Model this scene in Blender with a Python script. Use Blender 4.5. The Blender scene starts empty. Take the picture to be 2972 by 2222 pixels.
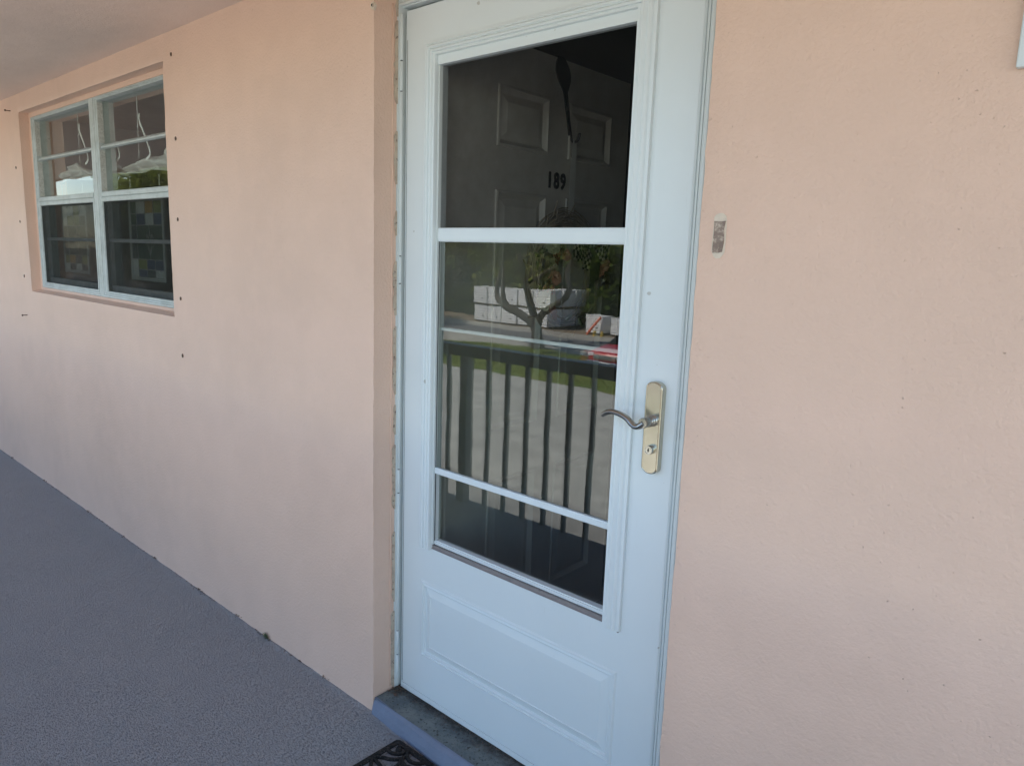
import bpy, bmesh, math, random
from mathutils import Vector, Matrix, noise
random.seed(7)
C = bpy.context.scene.collection
SC = bpy.context.scene
PI = math.pi

# ------------------------------------------------------------------ camera
cam_d = bpy.data.cameras.new('camera')
cam = bpy.data.objects.new('camera', cam_d); C.objects.link(cam)
cam_d.sensor_fit = 'HORIZONTAL'; cam_d.sensor_width = 36.0
cam_d.lens = 36.0 * 2104.3 / 2972.0
cam_d.clip_start = 0.02; cam_d.clip_end = 2000
yaw, pitch, roll = 0.726074772, 0.171204502, 0.0340455713
f = Vector((-math.sin(yaw)*math.cos(pitch), math.cos(yaw)*math.cos(pitch), -math.sin(pitch)))
r = Vector((math.cos(yaw), math.sin(yaw), 0)); u = r.cross(f)
r2 = math.cos(roll)*r + math.sin(roll)*u
u2 = -math.sin(roll)*r + math.cos(roll)*u
m = Matrix((r2, u2, -f)).transposed().to_4x4()
m.translation = Vector((1.610, -1.23, 1.367))
cam.matrix_world = m
SC.camera = cam

# ------------------------------------------------------------------ world, sun, exposure
sun_dir = Vector((-0.42, 0.44, 0.80)).normalized()          # towards the sun: high, behind the building
sun_el = math.asin(sun_dir.z); sun_az = math.atan2(sun_dir.y, sun_dir.x)
w = bpy.data.worlds.new('World'); SC.world = w; w.use_nodes = True
nt = w.node_tree; nt.nodes.clear()
sky = nt.nodes.new('ShaderNodeTexSky'); sky.sky_type = 'NISHITA'; sky.sun_disc = False
sky.sun_elevation = sun_el; sky.sun_rotation = PI/2 - sun_az
sky.air_density = 1.0; sky.dust_density = 0.3; sky.ozone_density = 2.0
bg = nt.nodes.new('ShaderNodeBackground'); bg.inputs['Strength'].default_value = 0.15
wo = nt.nodes.new('ShaderNodeOutputWorld')
nt.links.new(sky.outputs[0], bg.inputs['Color']); nt.links.new(bg.outputs[0], wo.inputs['Surface'])
sun_d = bpy.data.lights.new('sun', 'SUN'); sun_d.energy = 4.6; sun_d.angle = math.radians(0.5)
sun_d.color = (1.0, 0.94, 0.84)
sun = bpy.data.objects.new('sun', sun_d); C.objects.link(sun)
sun.rotation_euler = sun_dir.to_track_quat('Z', 'Y').to_euler()
sun.location = (0, 0, 20)
SC.view_settings.view_transform = 'Standard'; SC.view_settings.look = 'None'
SC.view_settings.gamma = 1.0; SC.view_settings.use_curve_mapping = False
SC.view_settings.exposure = 1.68
SC.cycles.use_denoising = True
SC.cycles.max_bounces = 10; SC.cycles.diffuse_bounces = 5; SC.cycles.transparent_max_bounces = 16
SC.cycles.glossy_bounces = 4
SC.cycles.sample_clamp_indirect = 6.0

# ------------------------------------------------------------------ materials
def nn(t, ty, **kw):
    n = t.nodes.new(ty)
    for k, v in kw.items(): setattr(n, k, v)
    return n
def base_mat(name, col, rough=0.6, metal=0.0, spec=0.5, coat=0.0):
    m = bpy.data.materials.new(name); m.use_nodes = True
    b = m.node_tree.nodes['Principled BSDF']
    b.inputs['Base Color'].default_value = (*col, 1); b.inputs['Roughness'].default_value = rough
    b.inputs['Metallic'].default_value = metal; b.inputs['Specular IOR Level'].default_value = spec
    b.inputs['Coat Weight'].default_value = coat
    return m, m.node_tree, b
def pos(t, scale=(1, 1, 1)):
    g = nn(t, 'ShaderNodeTexCoord'); mp = nn(t, 'ShaderNodeMapping')
    mp.inputs['Scale'].default_value = scale
    t.links.new(g.outputs['Object'], mp.inputs['Vector']); return mp.outputs[0]
def tnoise(t, vec, scale, detail=4, rough=0.6):
    n = nn(t, 'ShaderNodeTexNoise'); n.inputs['Scale'].default_value = scale
    n.inputs['Detail'].default_value = detail; n.inputs['Roughness'].default_value = rough
    t.links.new(vec, n.inputs['Vector']); return n.outputs['Fac']
def ramp(t, fac, stops):
    n = nn(t, 'ShaderNodeValToRGB'); cr = n.color_ramp
    while len(cr.elements) < len(stops): cr.elements.new(0.5)
    for e, (p, c) in zip(cr.elements, stops):
        e.position = p; e.color = (*c, 1) if len(c) == 3 else c
    t.links.new(fac, n.inputs[0]); return n.outputs[0]
def g3(v): return (v, v, v)
def mixc(t, fac, a, b, mode='MIX'):
    n = nn(t, 'ShaderNodeMix', data_type='RGBA', blend_type=mode)
    for sock, v in ((n.inputs[0], fac), (n.inputs[6], a), (n.inputs[7], b)):
        if isinstance(v, (int, float)): sock.default_value = v
        elif isinstance(v, tuple): sock.default_value = (*v, 1)
        else: t.links.new(v, sock)
    return n.outputs[2]
def madd(t, a, b, op='ADD'):
    n = nn(t, 'ShaderNodeMath', operation=op)
    for sock, v in ((n.inputs[0], a), (n.inputs[1], b)):
        if isinstance(v, (int, float)): sock.default_value = v
        else: t.links.new(v, sock)
    return n.outputs[0]
def bump(t, b, h, dist, strength=1.0, prev=None):
    n = nn(t, 'ShaderNodeBump'); n.inputs['Distance'].default_value = dist
    n.inputs['Strength'].default_value = strength
    t.links.new(h, n.inputs['Height'])
    if prev: t.links.new(prev, n.inputs['Normal'])
    t.links.new(n.outputs[0], b.inputs['Normal']); return n.outputs[0]

def make_stucco(name, col, dark, rough_amp=1.0, pits=True):
    m, t, b = base_mat(name, col, 0.55, spec=0.35)
    v = pos(t)
    big = tnoise(t, v, 1.3, 3); mid = tnoise(t, v, 9, 5)
    c = mixc(t, ramp(t, big, [(0.35, g3(0)), (0.7, g3(1))]), col, tuple(x*0.90 for x in col))
    c = mixc(t, ramp(t, mid, [(0.45, g3(0)), (0.8, g3(0.5))]), c, tuple(x*1.05 for x in col))
    # small dirt pits
    sp = tnoise(t, v, 130, 2, 0.5)
    pit = ramp(t, sp, [(0.715, g3(0)), (0.77, g3(1))])
    gate = ramp(t, tnoise(t, v, 3.1, 2), [(0.40, g3(0)), (0.62, g3(1))])
    fac = madd(t, pit, gate, 'MULTIPLY'); fac = madd(t, fac, 0.42, 'MULTIPLY')
    if pits: c = mixc(t, fac, c, dark)
    t.links.new(c, b.inputs['Base Color'])
    fine = tnoise(t, v, 260, 3, 0.6); orange = tnoise(t, v, 120, 3, 0.55); wave = tnoise(t, v, 7, 4, 0.5)
    # trowel scratches, stretched along one diagonal
    v2 = pos(t, (14, 1, 5)); scr = ramp(t, tnoise(t, v2, 1.6, 6, 0.75), [(0.55, g3(0)), (0.66, g3(1))])
    h = madd(t, madd(t, fine, 0.22 * rough_amp, 'MULTIPLY'), madd(t, orange, 0.75 * rough_amp, 'MULTIPLY'))
    h = madd(t, h, madd(t, wave, 1.4, 'MULTIPLY'))
    h = madd(t, h, madd(t, scr, 0.10, 'MULTIPLY'))
    h = madd(t, h, madd(t, pit, -0.5, 'MULTIPLY'))
    bump(t, b, h, 0.0032, 0.85)
    return m
WALLC = (0.76, 0.53, 0.412)
M = {}
M['stucco'] = make_stucco('peach_stucco', WALLC, (0.25, 0.16, 0.12))
M['soffit'] = make_stucco('soffit_paint', (0.78, 0.62, 0.53), (0.3, 0.2, 0.15), 0.35, pits=False)

def make_floor():
    m, t, b = base_mat('painted_concrete_floor', (0.15, 0.165, 0.20), 0.6, spec=0.3)
    v = pos(t)
    c = mixc(t, ramp(t, tnoise(t, v, 2.2, 5), [(0.3, g3(0)), (0.7, g3(1))]), (0.35, 0.352, 0.365), (0.375, 0.375, 0.382))
    c = mixc(t, ramp(t, tnoise(t, v, 5.5, 6, 0.7), [(0.55, g3(0)), (0.75, g3(0.6))]), c, (0.31, 0.34, 0.35))
    vs = pos(t, (1.0, 3.2, 1))
    st = tnoise(t, vs, 115, 4, 0.65)
    pit = ramp(t, st, [(0.54, g3(0)), (0.64, g3(1))])
    gate = ramp(t, tnoise(t, v, 4, 3), [(0.38, g3(0.7)), (0.62, g3(1))])
    pf = madd(t, pit, gate, 'MULTIPLY')
    c = mixc(t, madd(t, pf, 0.45, 'MULTIPLY'), c, (0.07, 0.075, 0.095))
    white = ramp(t, tnoise(t, v, 62, 1, 0.3), [(0.80, g3(0)), (0.82, g3(1))])
    c = mixc(t, white, c, (0.42, 0.42, 0.40))
    t.links.new(c, b.inputs['Base Color'])
    h = madd(t, madd(t, st, 0.8, 'MULTIPLY'), madd(t, tnoise(t, v, 190, 3), 0.6, 'MULTIPLY'))
    h = madd(t, h, madd(t, pf, -0.9, 'MULTIPLY'))
    h = madd(t, h, madd(t, tnoise(t, v, 6, 3), 0.5, 'MULTIPLY'))
    bump(t, b, h, 0.006, 1.0)
    return m
M['floor'] = make_floor()

def make_white(name='door_paint', col=(0.72, 0.77, 0.775), rough=0.34):
    m, t, b = base_mat(name, col, rough, spec=0.5)
    v = pos(t)
    c = mixc(t, ramp(t, tnoise(t, v, 3, 5, 0.6), [(0.4, g3(0)), (0.75, g3(1))]), col, tuple(x*0.965 for x in col))
    sp = ramp(t, tnoise(t, v, 48, 1, 0.3), [(0.80, g3(0)), (0.82, g3(0.6))])
    c = mixc(t, sp, c, (0.35, 0.33, 0.28))
    sc = ramp(t, tnoise(t, pos(t, (9, 1, 1.2)), 11, 5, 0.8), [(0.63, g3(0)), (0.74, g3(0.22))])
    c = mixc(t, sc, c, (0.50, 0.49, 0.45))
    gz = nn(t, 'ShaderNodeSeparateXYZ'); t.links.new(v, gz.inputs[0])
    gz = madd(t, madd(t, gz.outputs['Z'], -7.0, 'MULTIPLY'), madd(t, tnoise(t, v, 30, 5, 0.75), 1.6, 'MULTIPLY'))
    c = mixc(t, ramp(t, gz, [(0.55, g3(0)), (0.95, g3(0.45))]), c, (0.33, 0.31, 0.27))
    t.links.new(c, b.inputs['Base Color'])
    rr = ramp(t, tnoise(t, v, 8, 4), [(0.3, g3(rough-0.05)), (0.7, g3(rough+0.07))])
    t.links.new(rr, b.inputs['Roughness'])
    bump(t, b, tnoise(t, v, 5, 2), 0.0012, 0.5)
    return m
M['white'] = make_white()
M['trim'] = make_white('aluminium_trim', (0.66, 0.70, 0.69), 0.38)

def make_alu():
    m, t, b = base_mat('weathered_aluminium', (0.5, 0.53, 0.50), 0.45, spec=0.5)
    v = pos(t)
    c = mixc(t, ramp(t, tnoise(t, v, 14, 5, 0.7), [(0.4, g3(0)), (0.7, g3(1))]), (0.52, 0.56, 0.54), (0.40, 0.43, 0.40))
    c = mixc(t, ramp(t, tnoise(t, pos(t, (3, 1, 1)), 70, 3, 0.7), [(0.64, g3(0)), (0.74, g3(0.85))]), c, (0.12, 0.12, 0.10))
    t.links.new(c, b.inputs['Base Color']); bump(t, b, tnoise(t, v, 60, 3), 0.0006, 0.6)
    return m
M['alu'] = make_alu()
def make_dirty(name, a, bb, dark, scale=60, thr=(0.5, 0.62)):
    m, t, b = base_mat(name, a, 0.85, spec=0.2); v = pos(t)
    c = mixc(t, ramp(t, tnoise(t, v, scale*0.25, 5, 0.7), [(0.4, g3(0)), (0.65, g3(1))]), a, bb)
    c = mixc(t, ramp(t, tnoise(t, v, scale, 4, 0.7), [(thr[0], g3(0)), (thr[1], g3(1))]), c, dark)
    t.links.new(c, b.inputs['Base Color'])
    h = madd(t, tnoise(t, v, scale*0.8, 5, 0.7), madd(t, tnoise(t, v, scale*3, 2), 0.4, 'MULTIPLY'))
    bump(t, b, h, 0.004, 0.9)
    return m
M['tape'] = make_dirty('speckled_glazing_tape', (0.66, 0.66, 0.60), (0.55, 0.55, 0.49), (0.28, 0.26, 0.22), 260, (0.53, 0.62))
M['sillstrip'] = make_dirty('dusty_sill', (0.27, 0.24, 0.23), (0.23, 0.205, 0.20), (0.10, 0.08, 0.07), 60, (0.68, 0.76))
M['scar'] = make_dirty('bare_concrete', (0.27, 0.20, 0.165), (0.36, 0.28, 0.23), (0.58, 0.47, 0.38), 130, (0.50, 0.66))
M['caulk'] = make_dirty('old_caulk', (0.55, 0.46, 0.36), (0.42, 0.33, 0.26), (0.08, 0.06, 0.05), 90, (0.60, 0.68))
def make_threshold():
    m, t, b = base_mat('threshold_top', (0.2, 0.22, 0.22), 0.8, spec=0.25); v = pos(t)
    c = mixc(t, ramp(t, tnoise(t, v, 16, 6, 0.7), [(0.35, g3(0)), (0.65, g3(1))]), (0.105, 0.13, 0.14), (0.19, 0.21, 0.20))
    c = mixc(t, ramp(t, tnoise(t, v, 110, 4, 0.7), [(0.56, g3(0)), (0.66, g3(0.8))]), c, (0.035, 0.03, 0.025))
    # grime collects towards the door
    sx = nn(t, 'ShaderNodeSeparateXYZ'); t.links.new(v, sx.inputs[0])
    gr = madd(t, madd(t, sx.outputs['Y'], 11.0, 'MULTIPLY'), madd(t, tnoise(t, v, 22, 5, 0.8), 1.4, 'MULTIPLY'))
    gr = ramp(t, madd(t, gr, 0.5, 'MULTIPLY'), [(0.62, g3(0)), (0.86, g3(0.92))])
    c = mixc(t, gr, c, (0.030, 0.024, 0.020))
    t.links.new(c, b.inputs['Base Color'])
    bump(t, b, madd(t, tnoise(t, v, 60, 5, 0.7), madd(t, tnoise(t, v, 220, 3), 0.5, 'MULTIPLY')), 0.004, 0.9)
    return m
M['thr_top'] = make_threshold()
M['thr_front'] = make_dirty('threshold_paint', (0.20, 0.235, 0.31), (0.185, 0.215, 0.28), (0.08, 0.09, 0.12), 45, (0.70, 0.78))

def make_glass(name, tint=(0.93, 0.96, 0.95), ior=1.75, warp=0.0, scale=1.5):
    m = bpy.data.materials.new(name); m.use_nodes = True; t = m.node_tree; t.nodes.clear()
    o = nn(t, 'ShaderNodeOutputMaterial'); tr = nn(t, 'ShaderNodeBsdfTransparent'); tr.inputs[0].default_value = (*tint, 1)
    gl = nn(t, 'ShaderNodeBsdfGlossy'); gl.inputs['Roughness'].default_value = 0.0
    fr = nn(t, 'ShaderNodeFresnel'); fr.inputs['IOR'].default_value = ior
    ge = nn(t, 'ShaderNodeNewGeometry')
    inv = madd(t, 1.0, ge.outputs['Backfacing'], 'SUBTRACT')
    fac = madd(t, fr.outputs[0], inv, 'MULTIPLY')
    if warp:
        bm_ = nn(t, 'ShaderNodeBump'); bm_.inputs['Distance'].default_value = warp; bm_.inputs['Strength'].default_value = 1
        t.links.new(tnoise(t, pos(t, (1, 1, 1)), scale, 1, 0.4), bm_.inputs['Height'])
        t.links.new(bm_.outputs[0], gl.inputs['Normal'])
    mx = nn(t, 'ShaderNodeMixShader'); t.links.new(fac, mx.inputs[0])
    t.links.new(tr.outputs[0], mx.inputs[1]); t.links.new(gl.outputs[0], mx.inputs[2])
    du = nn(t, 'ShaderNodeBsdfDiffuse'); du.inputs[0].default_value = (0.6, 0.6, 0.56, 1)
    f2 = ramp(t, tnoise(t, pos(t, (1.5, 1, 0.7)), 9, 6, 0.75), [(0.45, g3(0.002)), (0.75, g3(0.028))])
    f2 = madd(t, f2, inv, 'MULTIPLY')
    m2 = nn(t, 'ShaderNodeMixShader'); t.links.new(f2, m2.inputs[0]); t.links.new(mx.outputs[0], m2.inputs[1]); t.links.new(du.outputs[0], m2.inputs[2])
    t.links.new(m2.outputs[0], o.inputs[0])
    return m
M['glass'] = make_glass('storm_glass', tint=(0.84, 0.86, 0.84), ior=2.0, warp=0.00020, scale=7.0)
M['glass2'] = make_glass('storm_glass_inner', tint=(0.84, 0.86, 0.83), ior=1.85, warp=0.00020, scale=6.0)
M['wglass'] = make_glass('window_glass', ior=1.8, warp=0.0006, scale=5.0)
def make_screen(name, op, col=(0.02, 0.02, 0.02)):
    m = bpy.data.materials.new(name); m.use_nodes = True; t = m.node_tree; t.nodes.clear()
    o = nn(t, 'ShaderNodeOutputMaterial'); tr = nn(t, 'ShaderNodeBsdfTransparent')
    d = nn(t, 'ShaderNodeBsdfDiffuse'); d.inputs[0].default_value = (*col, 1)
    mx = nn(t, 'ShaderNodeMixShader')
    n = tnoise(t, pos(t), 30, 3); mp = madd(t, madd(t, n, 0.08, 'MULTIPLY'), op - 0.04)
    t.links.new(mp, mx.inputs[0]); t.links.new(tr.outputs[0], mx.inputs[1]); t.links.new(d.outputs[0], mx.inputs[2])
    t.links.new(mx.outputs[0], o.inputs[0]); return m
M['screen'] = make_screen('door_screen_mesh', 0.24)
M['wscreen'] = make_screen('window_screen_mesh', 0.42, (0.035, 0.035, 0.032))

def simple(name, col, rough=0.6, metal=0.0, spec=0.5, nz=None, bmp=None):
    m, t, b = base_mat(name, col, rough, metal, spec); v = pos(t)
    s = nz or 12
    c = mixc(t, ramp(t, tnoise(t, v, s, 4), [(0.35, g3(0)), (0.7, g3(1))]), col, tuple(x*0.86 for x in col))
    t.links.new(c, b.inputs['Base Color'])
    if bmp: bump(t, b, tnoise(t, v, s*4, 4), bmp, 0.8)
    return m
M['nickel'] = simple('brushed_champagne_metal', (0.60, 0.555, 0.45), 0.25, 1.0, nz=40)
M['lever'] = simple('satin_nickel', (0.42, 0.40, 0.36), 0.26, 1.0, nz=40)
M['lockmetal'] = simple('lock_metal', (0.62, 0.60, 0.54), 0.22, 1.0)
M['black'] = simple('black_paint', (0.012, 0.012, 0.013), 0.5)
M['void'] = simple('keyhole', (0.005, 0.005, 0.005), 0.9)
M['rubber'] = make_dirty('worn_black_rubber', (0.012, 0.012, 0.012), (0.03, 0.027, 0.025), (0.10, 0.085, 0.075), 190, (0.54, 0.68))
M['matbase'] = make_dirty('mat_ground', (0.22, 0.22, 0.235), (0.26, 0.255, 0.26), (0.10, 0.095, 0.09), 200)
M['rust'] = simple('rusty_metal', (0.10, 0.055, 0.035), 0.8, 0.3, nz=200)
M['plug'] = simple('brown_wall_plug', (0.13, 0.085, 0.06), 0.8, nz=200)
M['frontdoor'] = simple('front_door_paint', (0.68, 0.645, 0.58), 0.45, nz=6)
M['railpaint'] = simple('railing_paint', (0.19, 0.205, 0.21), 0.45, nz=20)
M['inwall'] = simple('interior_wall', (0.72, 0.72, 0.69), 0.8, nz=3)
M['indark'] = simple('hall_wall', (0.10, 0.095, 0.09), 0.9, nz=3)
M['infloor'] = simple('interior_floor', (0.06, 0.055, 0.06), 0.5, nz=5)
M['fabric'] = simple('shade_fabric', (0.50, 0.48, 0.43), 0.9, nz=8, bmp=0.0006)
M['cord'] = simple('white_cord', (0.84, 0.84, 0.80), 0.7)
M['twig'] = simple('grapevine_twig', (0.42, 0.35, 0.26), 0.85, nz=30)
M['petal_c'] = simple('cream_petal', (0.80, 0.74, 0.52), 0.8, nz=30)
M['petal_p'] = simple('peach_petal', (0.78, 0.42, 0.30), 0.8, nz=30)
M['petal_g'] = simple('pale_green_petal', (0.62, 0.62, 0.38), 0.8, nz=30)
M['burlap'] = simple('green_ribbon', (0.16, 0.19, 0.09), 0.9, nz=30)
M['wood'] = simple('pallet_wood', (0.30, 0.21, 0.12), 0.8, nz=8)
M['orange'] = simple('orange_board', (0.80, 0.13, 0.03), 0.5)
M['yellow'] = simple('yellow_paint', (0.62, 0.42, 0.05), 0.6)
M['bark'] = simple('bark', (0.085, 0.07, 0.055), 0.9, nz=9, bmp=0.02)
def make_checker():
    m, t, b = base_mat('checked_ribbon', (0.6, 0.55, 0.45), 0.8)
    g = nn(t, 'ShaderNodeUVMap'); ch = nn(t, 'ShaderNodeTexChecker'); ch.inputs['Scale'].default_value = 1.0
    ch.inputs[1].default_value = (0.62, 0.54, 0.44, 1); ch.inputs[2].default_value = (0.012, 0.012, 0.012, 1)
    t.links.new(g.outputs[0], ch.inputs[0]); t.links.new(ch.outputs[0], b.inputs['Base Color']); return m
M['checker'] = make_checker()
def make_wrap():
    m, t, b = base_mat('white_wrap', (0.86, 0.86, 0.84), 0.4); v = pos(t)
    l = tnoise(t, pos(t, (0.6, 0.6, 7)), 2.2, 4, 0.6)
    c = mixc(t, ramp(t, l, [(0.5, g3(0)), (0.66, g3(0.8))]), (0.86, 0.86, 0.84), (0.62, 0.63, 0.63))
    t.links.new(c, b.inputs['Base Color']); bump(t, b, l, 0.08, 0.8); return m
M['wrap'] = make_wrap()
def make_leaf(name, a, bb):
    m = bpy.data.materials.new(name); m.use_nodes = True; t = m.node_tree; t.nodes.clear()
    o = nn(t, 'ShaderNodeOutputMaterial'); d = nn(t, 'ShaderNodeBsdfDiffuse'); tl = nn(t, 'ShaderNodeBsdfTranslucent')
    c = mixc(t, ramp(t, tnoise(t, pos(t), 1.3, 3), [(0.35, g3(0)), (0.65, g3(1))]), a, bb)
    t.links.new(c, d.inputs[0]); t.links.new(c, tl.inputs[0])
    mx = nn(t, 'ShaderNodeMixShader'); mx.inputs[0].default_value = 0.35
    t.links.new(d.outputs[0], mx.inputs[1]); t.links.new(tl.outputs[0], mx.inputs[2]); t.links.new(mx.outputs[0], o.inputs[0]); return m
M['leaf'] = make_leaf('tree_leaves', (0.12, 0.155, 0.035), (0.28, 0.30, 0.075))
M['leaf2'] = make_leaf('dark_leaves', (0.05, 0.085, 0.02), (0.13, 0.17, 0.035))
def make_ground(name, a, bb, scale=0.6, fine=8, bmp=0.02):
    m, t, b = base_mat(name, a, 0.9, spec=0.2); v = pos(t)
    c = mixc(t, ramp(t, tnoise(t, v, scale, 6, 0.65), [(0.35, g3(0)), (0.68, g3(1))]), a, bb)
    c = mixc(t, ramp(t, tnoise(t, v, fine, 5, 0.7), [(0.45, g3(0)), (0.7, g3(0.5))]), c, tuple(x*0.6 for x in a))
    t.links.new(c, b.inputs['Base Color']); bump(t, b, tnoise(t, v, fine*2, 4), bmp, 0.6); return m
M['concrete'] = make_ground('drive_concrete', (0.40, 0.39, 0.35), (0.27, 0.265, 0.24), 1.4, 4)
M['concrete2'] = make_ground('far_pavement', (0.36, 0.34, 0.29), (0.30, 0.29, 0.26), 0.3, 5)
M['asphalt'] = make_ground('asphalt', (0.15, 0.15, 0.15), (0.18, 0.175, 0.17), 0.3, 12)
M['grass'] = make_ground('lawn', (0.09, 0.13, 0.025), (0.16, 0.17, 0.045), 0.8, 6, 0.05)
M['dirt'] = make_ground('dirt', (0.24, 0.185, 0.13), (0.17, 0.14, 0.10), 0.6, 4, 0.05)
M['carred'] = simple('red_car_paint', (0.42, 0.02, 0.025), 0.22, nz=1)
M['carblack'] = simple('dark_car_glass', (0.012, 0.013, 0.015), 0.1)
M['chrome'] = simple('chrome', (0.8, 0.8, 0.8), 0.12, 1.0)
M['lamp'] = simple('headlight_lens', (0.75, 0.76, 0.78), 0.15)

# ------------------------------------------------------------------ mesh helpers
class MB:
    def __init__(s): s.v = []; s.f = []
    def add(s, vs, fs):
        o = len(s.v); s.v += [tuple(p) for p in vs]; s.f += [tuple(i+o for i in q) for q in fs]; return s
    def box(s, x0, x1, y0, y1, z0, z1):
        return s.add([(x0,y0,z0),(x1,y0,z0),(x1,y1,z0),(x0,y1,z0),(x0,y0,z1),(x1,y0,z1),(x1,y1,z1),(x0,y1,z1)],
                     [(0,3,2,1),(4,5,6,7),(0,1,5,4),(1,2,6,5),(2,3,7,6),(3,0,4,7)])
    def tube(s, pts, rad, n=8, flat=1.0, caps=True):
        pts = [Vector(p) for p in pts]
        if not isinstance(rad, (list, tuple)): rad = [rad]*len(pts)
        rings = []; up = None
        for i, p in enumerate(pts):
            d = (pts[min(i+1, len(pts)-1)] - pts[max(i-1, 0)]).normalized()
            if up is None:
                up = Vector((0,0,1)) if abs(d.z) < 0.9 else Vector((1,0,0))
            a = d.cross(up)
            a = a.normalized() if a.length > 1e-6 else Vector((1,0,0))
            up = a.cross(d).normalized()
            rings.append([p + rad[i]*(math.cos(2*PI*k/n)*a*flat + math.sin(2*PI*k/n)*up) for k in range(n)])
        vs = [q for rg in rings for q in rg]; fs = []
        for i in range(len(pts)-1):
            for k in range(n):
                fs.append((i*n+k, i*n+(k+1)%n, (i+1)*n+(k+1)%n, (i+1)*n+k))
        if caps:
            fs.append(tuple(range(n))[::-1]); fs.append(tuple((len(pts)-1)*n+k for k in range(n)))
        return s.add(vs, fs)
    def rects(s, loops, cap=True, mp=None):
        """nested rectangles (u0,u1,v0,v1,d) lofted one into the next; mp maps (u,v,d) to xyz"""
        mp = mp or (lambda a, b, d: (a, d, b)); vs = []; fs = []
        for (a0, a1, b0, b1, d) in loops:
            vs += [mp(a0, b0, d), mp(a1, b0, d), mp(a1, b1, d), mp(a0, b1, d)]
        for i in range(len(loops)-1):
            for k in range(4):
                j = (k+1) % 4; fs.append((i*4+k, i*4+j, i*4+4+j, i*4+4+k))
        if cap:
            n = (len(loops)-1)*4; fs.append((n, n+1, n+2, n+3))
        return s.add(vs, fs)
    def lathe(s, prof, n=16, mtx=None):
        """prof (radius, height) along local z"""
        mtx = mtx or Matrix.Identity(4); vs = []; fs = []
        for (rr, h) in prof:
            for k in range(n): vs.append(mtx @ Vector((rr*math.cos(2*PI*k/n), rr*math.sin(2*PI*k/n), h)))
        for i in range(len(prof)-1):
            for k in range(n): fs.append((i*n+k, i*n+(k+1)%n, (i+1)*n+(k+1)%n, (i+1)*n+k))
        fs.append(tuple(range(n))[::-1]); fs.append(tuple((len(prof)-1)*n+k for k in range(n)))
        return s.add(vs, fs)
    def build(s, name, mat, parent=None, smooth=False, bevel=0.0, seg=2, recalc=True):
        me = bpy.data.meshes.new(name); me.from_pydata(s.v, [], s.f); me.validate()
        if recalc:
            b = bmesh.new(); b.from_mesh(me); bmesh.ops.recalc_face_normals(b, faces=b.faces); b.to_mesh(me); b.free()
        me.materials.append(mat)
        if smooth: me.shade_smooth()
        o = bpy.data.objects.new(name, me); C.objects.link(o)
        if parent:
            o.parent = parent; o.matrix_parent_inverse = Matrix.Translation(-parent.location)
        if bevel:
            md = o.modifiers.new('bevel', 'BEVEL'); md.width = bevel; md.segments = seg; md.limit_method = 'ANGLE'
            md.angle_limit = math.radians(30)
        return o
# parts are given in world coordinates: bake them into the parent's space so copies can simply be moved
def thing(name, label, cat, loc=(0, 0, 0), group=None):
    o = bpy.data.objects.new(name, None); C.objects.link(o); o.location = loc; o.empty_display_size = 0.1
    o['label'] = label; o['category'] = cat
    if group: o['group'] = group
    return o
def tag(o, label, cat, group=None):
    o['label'] = label; o['category'] = cat
    if group: o['group'] = group
    return o
def struct(o): o['kind'] = 'structure'; return o
def stuff(o, label=None, cat=None):
    o['kind'] = 'stuff'
    if label: o['label'] = label; o['category'] = cat
    return o
def kids(o): return [c for c in C.objects if c.parent == o]
def copy_tree(o, loc=None, label=None, rz=None, scale=None):
    c = o.copy(); C.objects.link(c)
    if loc is not None: c.location = loc
    if rz is not None: c.rotation_euler.z = rz
    if scale is not None: c.scale = scale
    if label: c['label'] = label
    for ch in kids(o):
        d = ch.copy(); C.objects.link(d); d.parent = c
        for g in kids(ch):
            e = g.copy(); C.objects.link(e); e.parent = d
    return c
def holes_grid(mb, xs, zs, holes, mp):
    """quads of the grid xs*zs that lie outside all holes"""
    for i in range(len(xs)-1):
        for j in range(len(zs)-1):
            cx = (xs[i]+xs[i+1])/2; cz = (zs[j]+zs[j+1])/2
            if any(h[0] < cx < h[1] and h[2] < cz < h[3] for h in holes): continue
            mb.add([mp(xs[i], zs[j]), mp(xs[i+1], zs[j]), mp(xs[i+1], zs[j+1]), mp(xs[i], zs[j+1])], [(0,1,2,3)])

G = -2.70   # level of the drive below the walkway
# ------------------------------------------------------------------ ground outside
def sheet(name, x0, x1, y0, y1, z, mat):
    return struct(MB().box(x0, x1, y0, y1, z-0.003, z).build(name, mat))
struct(MB().box(-600, 600, -600, 600, G-0.5, G-0.004).build('ground', M['dirt']))
sheet('driveway', -120, 60, -17.3, -1.0, G+0.004, M['concrete'])
sheet('pavement', -120, 60, -26.4, -21.9, G+0.004, M['concrete2'])
sheet('road', -120, 60, -29.0, -26.45, G+0.008, M['asphalt'])
sheet('far_pavement', -120, 60, -31.1, -29.05, G+0.004, M['concrete2'])
sheet('side_lawn', -75, -32, -17.2, -8.0, G+0.012, M['grass'])
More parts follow.
